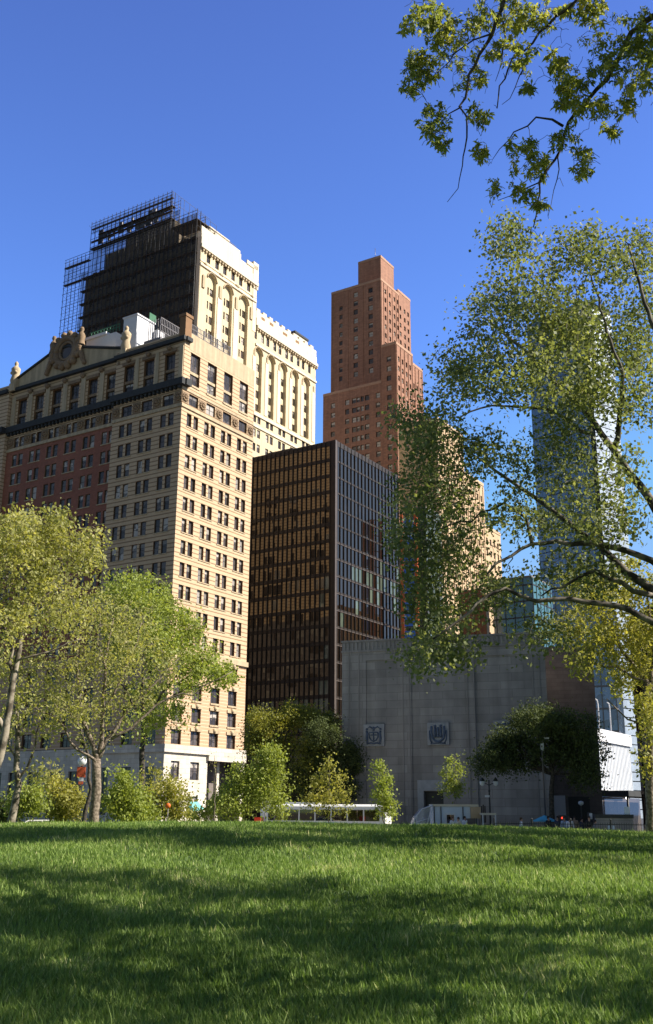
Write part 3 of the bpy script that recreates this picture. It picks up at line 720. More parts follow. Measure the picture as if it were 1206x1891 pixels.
for z in (97,101,105,109,113,117,121,125,129,133,137,141,145): rail(z,0,48.4,-1.95)
for z in (147,149,151,151.9): rail(z,0,48.4,-1.95)
for z in (153,154.2,155.5,157.5,158.6,159.6,160.5): rail(z,8.8,38.8,-1.95); rail(z,8.8,38.8,12)
def deck(z,y0,y1,x0=-2,x1=-.6): b=MB(); b.box(x0,y0,z,x1,y1,z+.08); b.build('platform',m_plank,S)
for z in (100,104,108,112,116,120,124,128,132,136,140,144): deck(z,0,41.4)
deck(143.9,41.5,48.4,-2,-1.0); deck(149.4,38.8,48.4,-2,-1.0); deck(149.4,0,8.8,-2,3); deck(152.6,8.8,38.8,-2,-.4); deck(156.4,8.8,36,-2,-.4); deck(158.8,8.8,38.8,-2,-1.3); deck(154.8,8.8,38.8,-2,-1.3)
for y in np.arange(41.9,48.4,2.2):       # diagonal braces of the outrigger
    for z in np.arange(98,142,4): 
        pass
b=MB()
for z in np.arange(97,149,2.0):
    for (ya,yb) in ((42.0,44.2),(44.2,46.4),(46.4,48.4)): b.tube([(-1.9,ya,z),(-1.9,yb,z+2)],.035,4)
for y in np.arange(9,38,4.4): b.tube([(-1.9,y,153),(-1.9,y+2.2,157.5)],.04,4); b.tube([(-1.9,y+2.2,157.5),(-1.9,y+4.4,160.5)],.04,4)
for y in np.arange(0,48,2.2): b.tube([(-1.9,y,zt(y)-1),(-.5,y,zt(y)-1)],.04,4)
for x in np.arange(-1.9,12,2.3):
    for z in (154,157.5,160.5): b.tube([(x,8.8,z),(x+2.3,8.8,z)],.04,4)
    b.tube([(x,8.8,146),(x,8.8,160.5)],.05,4)
for x in (1,3.5,6): b.tube([(x,0,145),(x,0,151.5)],.05,4)
for z in (147.5,149.5,151.4): b.tube([(-1.9,0,z),(6,0,z)],.04,4)
for z in np.arange(99,150,2.0):
    for x in (-1.9,-.5): b.tube([(x,41.6,z),(x,48.4,z)],.045,4)
for z in np.arange(152.8,160.6,1.0): b.tube([(1.5,9,z),(1.5,38,z)],.05,4)
for y in np.arange(9,38.5,2.2): b.tube([(1.5,y,146),(1.5,y,160.5)],.06,4)
each(b,'brace',m_steel,S)
b=MB(); r=random.Random(4)
for k in range(26):
    y=r.uniform(11,37); b.box(-1.6,y,153.6+r.choice((0,.8,3.2)),-1.2,y+r.uniform(.5,1.8),154.4+r.choice((0,.8,3.0))+.3)
each(b,'sheeting_scrap',m_galv,S)
# ================================================================== BUILDING D: dark glass block
D0=(1.895,221.992,0)
D=thing('glass_office_block','black bronze-framed glass office block rising behind the windowless grey stone building','building',D0,GRID)
fr=MB(); DS,DL,DT=30.8,23.84,84.7
zt0=83.45; FH=3.87; nf=20
rr=random.Random(11)
def curtain(side,u0,u1,n,lit,wv,hg):
    for f in range(nf):
        z1=zt0-FH*f; z0=z1-hg
        if z1<2: break
        b=MB(); pw=(u1-u0)/n
        for i in range(n):
            a=u0+i*pw; c=a+pw; t=[rr.gauss(0,wv) for _ in range(4)]
            m=1 if lit(f,i) else 0  # lit panes are only given a paler green glass colour
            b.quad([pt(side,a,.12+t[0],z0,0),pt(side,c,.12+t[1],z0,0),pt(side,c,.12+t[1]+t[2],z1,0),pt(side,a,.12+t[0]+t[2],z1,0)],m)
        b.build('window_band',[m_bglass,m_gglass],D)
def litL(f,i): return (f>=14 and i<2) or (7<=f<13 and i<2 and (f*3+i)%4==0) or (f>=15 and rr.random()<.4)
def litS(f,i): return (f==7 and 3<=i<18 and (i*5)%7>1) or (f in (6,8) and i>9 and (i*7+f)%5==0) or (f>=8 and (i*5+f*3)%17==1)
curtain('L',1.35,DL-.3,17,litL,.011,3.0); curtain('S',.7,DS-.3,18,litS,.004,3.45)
for f in range(nf+1):
    for side,hg,a_,b_,top0 in (('L',3.0,1.3,DL,DT),('S',3.45,.65,DS,DT)):
        top=top0 if f==0 else zt0-FH*(f-1)-hg; bot=zt0-FH*f
        slab(fr,side,0,a_,b_,bot,top,-.02,inset=.5)
for i in range(18):
    u=1.35+(DL-.3-1.35)/17*i; slab(fr,'L',0,u-.07,u+.07,4,DT-.1,.16,inset=.1)
    u=.7+(DS-1.0)/18*(i+1); slab(fr,'S',0,u-.045,u+.045,4,DT-.1,.12,inset=.1)
fr.box(.52,.52,-.3,DS-.02,DL-.02,DT-.8)
fr.box(0,0,-.3,1.3,.65,DT,0); fr.box(0,.65,-.3,.65,1.3,DT)
fr.box(DS-.3,.0,-.3,DS,.5,DT); fr.box(0,DL-.3,-.3,.5,DL,DT)
fr.build('frame',m_bronze,D)
b=MB(); b.box(.02,-.12,2,.62,-.005,DT+.02); b.build('corner_column',m_bronzl,D)
b=MB()
for f in range(6,nf): slab(b,'S',0,.7,DS-.1,zt0-FH*f-.16,zt0-FH*f+.0,.03,inset=.1)
each(b,'floor_band',m_bronzl,D)
b=MB(); b.box(.3,.3,DT-.8,DS-.3,DL-.3,DT-.6); b.build('roof',m_roofg,D)
b=MB(); b.box(3,14,DT-.6,20,21.5,DT+1.6); b.build('rooftop_bulkhead',m_bronze,D)
# ================================================================== BUILDING E: stepped red-brown brick tower
E0=(17.857,309.485,0)
E=thing('stepped_brick_tower','tall russet brick tower with stepped setbacks and a small square top','building',E0,GRID)
W=Wins(); wl=MB()
def ewin(side,off,cs,z0,z1,step,w=1.2,h=1.7,pv=(.45,.15,.15,.25)):
    o=[]
    for c in cs:
        z=z1
        while z>z0: o.append((c-w/2,c+w/2,z-h,z)); W.add(side,off,.42,c-w/2,c+w/2,z-h,z,'sash',pv); z-=step
    return o
def bx(x0,y0,x1,y1,z0,z1,hS=(),hL=()):
    wall(wl,'S',y0,x0,x1,z0,z1,list(hS),.42); wall(wl,'L',x0,y0,y1,z0,z1,list(hL),.42)
    wl.quad([(x1,y0,z0),(x1,y1,z0),(x1,y1,z1),(x1,y0,z1)]); wl.quad([(x0,y1,z0),(x1,y1,z0),(x1,y1,z1),(x0,y1,z1)]); wl.quad([(x0,y0,z1),(x1,y0,z1),(x1,y1,z1),(x0,y1,z1)])
bx(0,0,13,19.8,130,175.9,ewin('S',0,(3.2,6.3,9.6,11.9),148,173.3,3.3),ewin('L',0,(4.0,9.9),141,173.6,3.3,1.7,1.9,(.35,.2,.2,.25))+ewin('L',0,(15.8,),141,169.9,3.3,1.3,1.7))
bx(13.02,.6,22.6,19,130,178.0,ewin('S',.6,(15,18.2,20.8),148,172.5,3.3),())
bx(-10,-10.9,1.3,-5.6,100,145.2,ewin('S',-10.9,(-8.2,-5.6,-3,-.5),100,141,3.3,1.1,1.8),ewin('L',-10,(-8.3,),100,141,3.3,1.6,1.8))
bx(-10,-5.58,9.0,16.4,60,133,(),ewin('L',-10,(-4.2,-.2,4.6,7.2,12.6),66,129.5,3.3,1.6,1.8)+ewin('L',-10,(1.6,3.1),66,129.5,3.3,1.2,1.8))
bx(-10,-10.9,9.3,-5.6,20,99.99,ewin('S',-10.9,np.arange(-8.2,8.5,2.6),60,97,3.3,1.1,1.8),ewin('L',-10,(-8.3,),66,97,3.3,1.6,1.8))
bx(1.32,-10.4,9.3,-5.7,100,142.8,ewin('S',-10.4,(2.8,5.2,7.7),100,136,3.3,1.1,1.8),())
bx(4.6,2.5,14,11.6,175,187.6,(),())
wl.build('wall',[m_ebr,m_ebr],E)
b=MB()
for off,u0,u1,z in ((0,0,13,175.9),): slab(b,'S',off,u0,u1,z-.5,z+.35,.1); slab(b,'L',off,0,19.8,z-.5,z+.35,.1)
slab(b,'L',-10,-10.9,-5.6,144.7,145.6,.1); slab(b,'S',-10.9,-10,1.3,144.7,145.6,.12); slab(b,'L',-10,-5.5,16.4,132.5,133.4,.1); slab(b,'S',2.5,4.6,14,187.1,188.0,.1); slab(b,'L',4.6,2.5,11.6,187.1,188.0,.1); slab(b,'S',-10.4,1.4,9.3,142.3,143.2,.1); slab(b,'S',.6,13.1,22.6,177.5,178.4,.1)
each(b,'coping',m_ecop,E)
b=MB()
for u in (.4,2,4.7,8,10.9,12.6): slab(b,'S',0,u-.2,u+.2,140,175.2,.18)
for u in (-9.6,-6.9,-4.3,-1.75,.9): slab(b,'S',-10.9,u-.22,u+.22,60,144.4,.2)
for u in (1.7,4.0,6.45,8.9): slab(b,'S',-10.4,u-.22,u+.22,100,142,.2)
for y in (.5,7,13,19.4): slab(b,'L',0,y-.2,y+.2,134,175.2,.12)
each(b,'pilaster',m_ebr,E)
b=MB(); b.tube([(7,6,187.6),(7,6,193)],.09,5); each(b,'mast',m_galv,E)
W.flush(E)
# ================================================================== F: golden stepped block
F0=(30.304,263.262,0)
Fb=thing('golden_stepped_block','sunlit golden brick block stepping down to the right behind the plane tree','building',F0,GRID)
W=Wins(); wl=MB()
bx(0,0,16.8,12,20,107,ewin('S',0,np.arange(1.6,16,2.7),60,103.5,3.5,1.2,1.9),ewin('L',0,(2,),60,103,3.5))
bx(16.82,.2,31,12,20,96,ewin('S',.2,np.arange(18.4,30.5,2.7),50,92,3.5,1.2,1.9),())
bx(31.02,.4,43,12,20,83.5,ewin('S',.4,np.arange(32.6,42.5,2.7),40,80,3.5,1.2,1.9),())
bx(43.02,.6,54,12,10,65,ewin('S',.6,np.arange(44.6,53.5,2.6),40,61,3.5,1.2,1.9),())
wl.build('wall',[m_fbr,m_fbr],Fb)
b=MB()
for o_,u0,u1,z in ((0,0,16.8,107),(.2,17,31,96),(.4,31.1,43,83.5),(.6,43.1,54,65)): slab(b,'S',o_,u0,u1,z-.6,z+.3,.15)
for u in np.arange(.3,16.8,2.7): slab(b,'S',0,u-.3,u+.3,50,106,.2)
for u in np.arange(17.1,31,2.7): slab(b,'S',.2,u-.3,u+.3,50,95,.2)
each(b,'pilaster',m_fbr,Fb)
W.flush(Fb)
wl=MB(); W=Wins()
Fc=thing('golden_brick_annex','low golden block with a shade-toned rust-red side rising just over the grey stone building','building',P(897,1095,238).xy.to_3d(),GRID)
bx(0,0,19.3,7,5,52.5,ewin('S',0,np.arange(1.6,19,2.5),20,49,3.3,1.1,1.8),ewin('L',0,(2,5),20,49,3.3))
nS=len(wl.f)
o=wl.build('wall',[m_fbr,m_fbr],Fc)
b=MB(); b.box(-.08,0.1,5,0,7,52.6); b.build('side_wall',m_fred,Fc); W.flush(Fc)  # rust-red skin puts the shade of this side into its colour
# ================================================================== G: blue glass skyscraper
gc=P(1097,800,512); gl=P(984,800,536); gr=P(1145,800,528)
G=thing('glass_skyscraper','very tall blue glass skyscraper with a bright silver edge, behind the big plane tree','skyscraper',(gc.x,gc.y,0))
a=gl.xy-gc.xy; c=gr.xy-gc.xy; back=a+c
b=MB()
def gstrip(b,p,q,z0,z1,nu,nz,m):
    r=random.Random(3)
    for j in range(nz):
        for i in range(nu):
            t=[r.gauss(0,.03) for _ in range(4)]
            A_=p.lerp(q,i/nu); B_=p.lerp(q,(i+1)/nu); za=z0+(z1-z0)*j/nz; zb=z0+(z1-z0)*(j+1)/nz-.45
            b.quad([(A_.x,A_.y+t[0],za),(B_.x,B_.y+t[1],za),(B_.x,B_.y+t[2],zb),(A_.x,A_.y+t[3],zb)],m)
H=268
b1=MB(); pa=a*1.0; gstrip(b1,Vector((a.x,a.y)),Vector((a.x*.06,a.y*.06)),0,H,18,62,0); b1.build('glass_wall',m_gtow,G)
b1=MB(); gstrip(b1,Vector((c.x*.06,c.y*.06)),Vector((c.x,c.y)),0,H-4,7,62,0); b1.build('glass_wall',m_gtowb,G)
b1=MB(); off=Vector((.03,.5)); 
b1.prism([(a.x,a.y+.6),(a.x*.06,a.y*.06+.6),(c.x*.06,c.y*.06+.6),(c.x,c.y+.6),(back.x,back.y)],0,H-.5); b1.build('core',m_slate,G)
b1=MB()
for i in range(0,19): q=Vector((a.x,a.y)).lerp(Vector((a.x*.06,a.y*.06)),i/18); b1.tube([(q.x,q.y-.15,0),(q.x,q.y-.15,H)],.18,4)
b1.build('mullion',m_gtow,G)
# ================================================================== V: grey stone vent building
V0=(20.251,93.840,0); VR=R(71)
Vb=thing('stone_vent_building','windowless grey limestone building with carved shields above the street','building',V0,VR)
wl=MB(); VL=19.7; VT=17.75
pan=[(13.8,17.25),(7.5,12.75),(1.2,6.65)]
wall(wl,'L',0,0,VL,-.3,VT,[(a,b,-.3,15.9) for a,b in pan],.14,0,0)
dr=(9.9,11.7,-.2,3.6)
for k,(a,b_) in enumerate(pan): wall(wl,'L',.14,a,b_,-.3,15.9,[dr] if k==1 else [],.5,0,0)
wl.quad([(0,0,-.3),(13.8,2.6,-.3),(13.8,2.6,VT),(0,0,VT)]); wl.quad([(0,VL,-.3),(14,VL,-.3),(14,VL,VT),(0,VL,VT)]); wl.quad([(13.8,2.6,-.3),(14,VL,-.3),(14,VL,VT),(13.8,2.6,VT)]); wl.quad([(0,0,VT-.4),(13.8,2.6,VT-.4),(14,VL,VT-.4),(0,VL,VT-.4)])
wl.build('wall',m_vent,Vb)
b=MB()
for y in (.9,7.0,13.25): slab(b,'L',0,y-.06-.3,y-.3+.02,-.2,16.1,.06); slab(b,'L',0,y+.28,y+.36,-.2,16.1,.06)
for y in (18.9,17.9): slab(b,'L',0,y,y+.12,-.2,16.6,.06)
slab(b,'L',0,-.05,VL+.05,16.75,16.95,.12)
for y in np.arange(0.05,VL,.42): slab(b,'L',0,y,y+.22,16.97,VT-.05,.08)
slab(b,'L',0,-.06,VL+.06,VT,VT+.18,.12)
each(b,'trim',m_ventp,Vb)
b=MB(); b.box(.62,9.9,-.2,.66,11.7,3.6); b.build('door',m_steel,Vb)
b=MB(); slab(b,'L',.14,11.72,12.3,-.2,4.6,.15); slab(b,'L',.14,9.3,12.3,3.65,4.6,.16); b.build('door_surround',m_crest,Vb)
def crest(y,z,kind):
    b=MB(); s=1.02
    b.box(-.16,y-s,z-s,.1,y+s,z+s,0)
    d=MB()
    def rel(p,r,m=1): d.tube([(-.22,y+q[0],z+q[1]) for q in p],r,6,0)
    sh=[(-.42,.25),(-.42,-.2),(-.25,-.48),(0,-.6),(.25,-.48),(.42,-.2),(.42,.25)]
    if kind==0:
        rel(sh+[sh[0]],.06)
        for s_ in (-1,1):
            rel([(s_*.62,-.75),(s_*.68,-.3),(s_*.62,.15),(s_*.7,.4)],[.09,.12,.13,.09]); d.ball((-.2,y+s_*.68,z+.55),.11,0,8)
            rel([(s_*.1,.62),(s_*.4,.78),(s_*.58,.62)],[.07,.07,.03])
        d.ball((-.2,y,z+.66),.13,0,8); rel([(0,.4),(0,.62)],.1); rel([(-.7,-.82),(-.3,-.74),(0,-.8),(.3,-.74),(.7,-.82)],.07)
        rel([(-.3,0),(.3,0)],.05); rel([(0,.2),(0,-.5)],.06)
    elif kind==1:
        U=[(-.6,.7),(-.62,.1),(-.52,-.4),(-.25,-.68),(0,-.75),(.25,-.68),(.52,-.4),(.62,.1),(.6,.7)]
        rel(U,.1)
        for q in (-.28,0,.28): rel([(q,.6),(q,-.35)],[.1,.12])
        rel([(-.4,-.2),(.4,-.2)],.07); 
        for s_ in (-1,1): d.ball((-.2,y+s_*.28,z+.72),.12,0,8); rel([(s_*.8,.3),(s_*.78,-.5),(s_*.6,-.85)],.06)
        rel([(-.7,-.9),(0,-.86),(.7,-.9)],.06)
    else:
        rel(sh+[sh[0]],.07); d.ball((-.2,y,z+.62),.2,0,8); rel([(-.7,.5),(-.5,.75),(0,.55),(.5,.75),(.7,.5)],.08); rel([(-.6,-.8),(.6,-.8)],.07); rel([(-.3,.1),(.3,-.3)],.06); rel([(.3,.1),(-.3,-.3)],.06)
    o=b.build('shield_panel',m_crest,Vb); d.build('relief',m_crestd,o)
crest(16.45,8.75,0); crest(10.2,8.78,1); crest(4.0,8.85,2)
# dark brick building beside it
q=P(1107,1400,106)
K=thing('dark_brick_building','grey-brown brick building with shade put into its dark tone, between the grey stone block and the white pavilion','building',(q.x,q.y,0),R(76))
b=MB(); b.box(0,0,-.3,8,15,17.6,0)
b.build('wall',m_dkbr,K)  # dark tone stands in for shade on a grey wall
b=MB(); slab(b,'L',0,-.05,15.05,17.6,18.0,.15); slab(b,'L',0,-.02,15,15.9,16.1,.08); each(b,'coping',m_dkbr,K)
b=MB(); slab(b,'L',0,1.2,3.2,-.2,3.3,.06); b.build('service_door',m_steel,K)
b=MB(); slab(b,'L',0,2.0,4.2,-.1,3.4,.1); o=b.build('shutter_door',m_whitem,K,(0,1.5,0)); o['label']='pale roller shutter'
# white pavilion
pp=P(1098,1349,122)
PV=thing('white_pavilion','white-fronted pavilion with a dark canopy catching the sun beside the grey-brown building','building',(pp.x,pp.y,0),GRID)
b=MB(); b.box(0,0,4.3,13.2,9,10.9); b.build('wall',m_whitem,PV)
b=MB(); b.box(-.1,-.25,9.7,13.4,0-.004,11.1); b.build('fascia',m_whitem,PV)
b=MB()
for x in np.arange(.5,13.2,.55): b.box(x,-.06,4.4,x+.1,-.003,9.7)
b.build('cladding_rib',m_palebl,PV)
b=MB(); b.box(-.5,-3.5,3.6,20,0,4.2); b.build('canopy',m_slate,PV)
b=MB(); b.box(.2,1.2,-.3,20,1.4,3.6); b.build('glazing',m_glass,PV)
b=MB()
for x in (0,6.5,13,19): b.tube([(x,-3.2,-.3),(x,-3.2,3.6)],.14,8)
each(b,'column',m_steel,PV)
b=MB()
for x,y in ((3.8,-2),(10.5,-2)): b.ball((x,y,3.45),.14,0,8)
each(b,'lamp',emis('lamp_glow',(1,.9,.75),6),PV)
b=MB()
for x in (5,9.5):
    b.tube([(x,1,10.9),(x,1,14.2),(x-.2,1,14.7),(x-1.0,1,14.8)],.07,6)
each(b,'vent_pipe',m_whitem,PV)
# blue glass block behind pavilion, teal glass block, hoist tower
def gridblock(name,label,at_,rot,w,d,h,gm,fm,fu=2.2,fv=3.6):
    T=thing(name,label,'building',at_,rot); b=MB(); b.box(0,0,-.3,w,d,h); b.build('glass_wall',gm,T)
    f=MB()
    for side,L_ in (('S',w),('L',d)):
        for u in np.arange(0,L_+.01,fu): slab(f,side,0,max(0,u-.08),min(L_,u+.08),-.2,h-.02,.1)
        for v in np.arange(fv,h,fv): slab(f,side,0,.1,L_-.1,v-.15,v+.15,.07)
    f.build('frame',fm,T); r=MB(); r.box(.2,.2,h,w-.2,d-.2,h+.5); r.build('roof',m_roofg,T); return T
q=P(1139,1300,172); gridblock('blue_glass_block','blue glass office block rising behind the white pavilion',(q.x,q.y,0),R(70),14,9,36,m_gtow,m_galv)
q=P(986,1130,225); gridblock('teal_glass_block','teal glass block beside the foot of the blue skyscraper',(q.x,q.y,0),GRID,12,9.5,52,m_tglass,m_steel)
q=P(744,1150,241)
Hh=thing('hoist_tower','thin orange and blue construction hoist beside the black glass block','hoist',(q.x,q.y,0),R(80))
b=MB()
for x,y in ((0,0),(0,-3.4)): b.box(x-.35,y-.35,0,x+.35,y+.35,72)
for x,y in ((3,0),(3,-3.4)): b.box(x-.3,y-.3,0,x+.3,y+.3,72)
each(b,'mast',m_orange,Hh)
b=MB()
for i in range(18):
    z=4*i; b.box(-.1,-3.1,z+.3,.0,-.4,z+.3+(2.9 if i%3 else 1.8))
each(b,'panel',m_blue,Hh)
b=MB()
for i in range(19): b.box(-.2,-3.4,4*i-.1,3,-3.2,4*i+.1); b.box(-.2,0,4*i-.1,3,.1,4*i+.1); b.box(-.2,-3.4,4*i-.12,-.1,0,4*i+.12)
each(b,'tie_beam',m_galv,Hh)
q=P(790,1150,255); gridblock('grey_glass_block','slim grey-green glass block between the hoist and the golden stepped block',(q.x,q.y,0),GRID,9,6,78,m_gglass,m_galv,1.2,3.6)
# block at right, mostly out of view, added and sized to cast shade
Q=gridblock('dark_glass_block','dark glass block at the far right edge, mostly out of view and added for its shade',(32.4,66,0),0,30,42,21.5,m_bglass,m_bronze,2.4,3.8)
# ================================================================== TREES
m_barkp = bark('plane_bark',(.085,.07,.05),(.30,.26,.20),3)
m_barkq = bark('dark_plane_bark',(.035,.028,.022),(.20,.175,.14),2.2)
m_barkd = bark('dark_bark',(.035,.028,.022),(.09,.075,.06),8)
m_barkm = bark('grey_brown_bark',(.11,.085,.06),(.26,.21,.16),9)
L_olive = leafmat('olive_plane_leaf',[(.13,.14,.045),(.27,.28,.085),(.42,.41,.15),(.52,.47,.24)],.45)
L_big   = leafmat('big_plane_leaf',[(.06,.085,.04),(.135,.17,.07),(.25,.28,.12),(.40,.40,.19)],.42)
L_brite = leafmat('bright_spring_leaf',[(.13,.155,.035),(.25,.295,.065),(.33,.39,.10),(.44,.44,.16)],.42)
L_yell  = leafmat('yellow_green_leaf',[(.11,.125,.035),(.25,.255,.065),(.40,.38,.10),(.48,.44,.16)],.45)
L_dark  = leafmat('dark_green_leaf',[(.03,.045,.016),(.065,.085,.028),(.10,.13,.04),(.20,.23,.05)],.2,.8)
L_oak   = leafmat('young_oak_leaf',[(.08,.11,.04),(.18,.225,.065),(.32,.34,.09),(.52,.47,.14)],.5)
def PX(pts, d):                # photo pixels -> points; each pixel may carry its own distance
    return [P(p[0],p[1],p[2] if len(p)>2 else d) for p in pts]
def densify(pts, step):
    o=[pts[0]]
    for a,b in zip(pts,pts[1:]):
        n=max(1,int((b-a).length/step)); o += [a.lerp(b,(i+1)/n) for i in range(n)]
    return o
def grow(limbs, clumps, seed, twig=.012, step=.4, wob=.16, maxr=.6, droop=0.0):
    """limbs: [(points, r0, r1)]; every clump centre is joined to the nearest wood by a wandering twig"""
    r=np.random.default_rng(seed); mb=MB(); pos=[]; rad=[]
    for pts,r0,r1 in limbs:
        q=densify([Vector(p) for p in pts],step); n=len(q)
        for i in range(1,n-1): q[i]=q[i]+Vector(r.normal(0,(.12 if r0<.15 else .04)*step,3))
        rr_=[r0+(r1-r0)*(i/(n-1))**.8 for i in range(n)]
        mb.tube(q,rr_,8 if r0>.06 else 6)
        pos += [tuple(p) for p in q]; rad += rr_
    cl=np.array(clumps,float); A=np.zeros((len(pos)+len(cl)*14,3)); RR=np.zeros(len(A)); n=len(pos); A[:n]=pos; RR[:n]=rad
    d0=np.array([np.min(np.sum((A[:n]-c)**2,1)) for c in cl]) if len(cl) else np.array([])
    ends=[]
    for k in np.argsort(d0):
        c=cl[k]; dd=np.sum((A[:n]-c)**2,1); j=int(np.argmin(dd)); dist=math.sqrt(dd[j]); 
        a=A[j].copy(); m=min(12,max(2,int(dist/step)+1)); rs=min(RR[j]*maxr,twig+.012*dist); re=twig*.45
        pts=[a]
        for i in range(1,m+1):
            t=i/m; p=a+(c-a)*t
            if i<m: p=p+r.normal(0,wob*dist/m**.5*.6,3); p[2]+= .12*dist*math.sin(math.pi*t)
            pts.append(p)
        rr_=[rs+(re-rs)*i/m for i in range(m+1)]
        mb.tube(pts,rr_,4 if rs>.03 else 3,cap=False)
        for i in range(1,m+1):
            if n<len(A): A[n]=pts[i]; RR[n]=max(rr_[i],twig*.7); n+=1
        ends.append((pts[-2],pts[-1]))
    return mb
def leaves(clumps, per, spread, size, seed, long=1.6, hang=.25, flat=(1,1,1)):
    r=np.random.default_rng(seed); c=np.asarray(clumps,float); n=len(c)*per
    cen=np.repeat(c,per,0); sc_=np.repeat(spread*(.6+.8*r.random(len(c))),per)[:,None]
    p=cen+r.normal(0,1,(n,3))*sc_*np.array(flat)
    d=r.normal(0,1,(n,3)); d[:,2]-=hang*2; d/=np.linalg.norm(d,axis=1)[:,None]
    e=np.cross(d,r.normal(0,1,(n,3))); e/=np.linalg.norm(e,axis=1)[:,None]+1e-9
    s=(size*(.55+.9*r.random(n)))[:,None]; w=s/long
    V=np.stack([p,p+d*s*.45+e*w*.5,p+d*s,p+d*s*.5-e*w*.5],1).reshape(-1,3); i=np.arange(n)*4
    Fc=np.stack([i,i+1,i+2,i+3],-1)
    cr=np.repeat(r.random(len(c)),per); v=np.clip(.45*r.random(n)+.4*cr+.1*r.normal(0,1,n),0,1)
    return V,Fc,v
def rosettes(clumps, per, size, seed, long=2.8, hang=.45):
    '''leaves fanning out of each twig end'''
    r=np.random.default_rng(seed); c=np.asarray(clumps,float); n=len(c)*per
    d=r.normal(0,1,(n,3)); d[:,2]-=hang; d/=np.linalg.norm(d,axis=1)[:,None]
    k=(.6+.8*r.random(len(c))); s=(size*np.repeat(k,per)*(.6+.7*r.random(n)))[:,None]
    p=np.repeat(c,per,0)+r.normal(0,.022,(n,3)); e=np.cross(d,r.normal(0,1,(n,3))); e/=np.linalg.norm(e,axis=1)[:,None]+1e-9
    w=s/long; tip=p+d*s; tip[:,2]-=(s*.18)[:,0]
    V=np.stack([p,p+d*s*.5+e*w*.5,tip,p+d*s*.5-e*w*.5],1).reshape(-1,3); i=np.arange(n)*4
    return V,np.stack([i,i+1,i+2,i+3],-1),np.clip(.3*r.random(n)+.6*np.repeat(r.random(len(c)),per),0,1)
def blobs(spec, seed, d0, gap=.33):
    """spec: (px,py,rx,ry,n[,d,depth]) photo-sized leaf masses, each at its own distance; ragged with gaps"""
    r=np.random.default_rng(seed); out=[]
    for s in spec:
        px,py,rx,ry,n=s[:5]; d=s[5] if len(s)>5 else d0; dep=s[6] if len(s)>6 else (rx*d/1960)*.9
        k=0; t=0
        while k<n and t<n*12:
            t+=1; v=r.normal(0,1,3); v/=np.linalg.norm(v); v*=r.random()**.42
            q=P(px+v[0]*rx,py+v[1]*ry,d+v[2]*dep)
            g=math.sin(q.x*1.9+math.sin(q.z*1.3)*1.5)*math.sin(q.z*1.7+q.y*.8)*math.cos(q.y*1.5+q.x*.7)
            if g<-gap*.55 and r.random()<.85: continue
            out.append(tuple(q)); k+=1
    return out
def tree(name,label,cat,base,limbs,clumps,bm,lm,seed,per=30,spread=.4,size=.16,twig=.012,step=.45,group=None,long=1.6,hang=.25,wob=.16,droop=0,leafcl=None,flat=(1,1,1),extra=None):
    T=thing(name,label,cat,base,0,group); M_=Matrix.Translation(-Vector(base))
    mb=grow(limbs,clumps,seed,twig,step,wob); mb.v=[(v[0]-base[0],v[1]-base[1],v[2]-base[2]) for v in mb.v]
    mb.build('trunk',bm,T)
    V,Fc,v=leaves(leafcl if leafcl is not None else clumps,per,spread,size,seed+1,long,hang,flat); 
    if extra:
        V2,F2,v2=leaves(*extra,seed+2,1.5,.1); Fc=np.concatenate([Fc,F2+len(V)]); V=np.concatenate([V,V2]); v=np.concatenate([v,v2])
    V=V-np.array(base)
    link('crown',npmesh('crown',V,Fc,lm,v),T)
    return T
def gz(x,y): return float(lawn_z(x,y)) if y<66 else -.2
def ground_at(px,d): p=P(px,1500,d); return (p.x,p.y,gz(p.x,p.y)-.05)
# ---- big plane tree at right (trunk just outside the frame)
b_=ground_at(1335,27)
L=[( [b_]+PX([(1332,1400),(1318,1230),(1300,1120)],27), .42,.33),
   (PX([(1300,1120,27),(1206,930,27.5),(1133,831,28),(1090,770,28.3),(1020,700,28.6),(960,640,29),(900,590,29.5)],27), .17,.035),
   (PX([(1133,831,28),(1145,760,27.6),(1152,690,27.2),(1120,610,27),(1090,500,27)],28),.09,.02),
   (PX([(1090,800,28.2),(1077,796,28.2),(1030,761,28),(986,753,27.8),(912,748,27.5),(850,770,27)],28),.06,.02),
   (PX([(1300,1120,27),(1206,1035,26.5),(1125,1009,26.3),(1050,1002,26),(982,1002,26),(943,1026,25.8),(900,1060,25.5)],27),.12,.03),
   (PX([(1300,1140,27),(1206,1090,27.5),(1155,1056,27.8),(1108,1009,28),(1038,957,28.4),(986,918,28.8),(930,880,29),(860,830,29.3)],27),.15,.03),
   (PX([(1305,1150,27),(1206,1147,26),(1134,1117,25.6),(1047,1108,25.2),(990,1108,25),(934,1087,24.8),(908,1100,24.6),(847,1147,24.2),(800,1180,24)],27),.12,.022),
   (PX([(1206,1100,27.4),(1173,1091,27),(1100,1050,26.6),(1000,1100,26.2)],27),.08,.02),
   (PX([(1300,1120,27),(1290,900,27),(1250,720,27),(1190,560,27),(1160,450,27)],27),.2,.03),
   (PX([(982,1002,26),(972,960,26.2),(930,930,26.4),(870,960,26.6),(800,980,26.6)],26),.05,.015)]
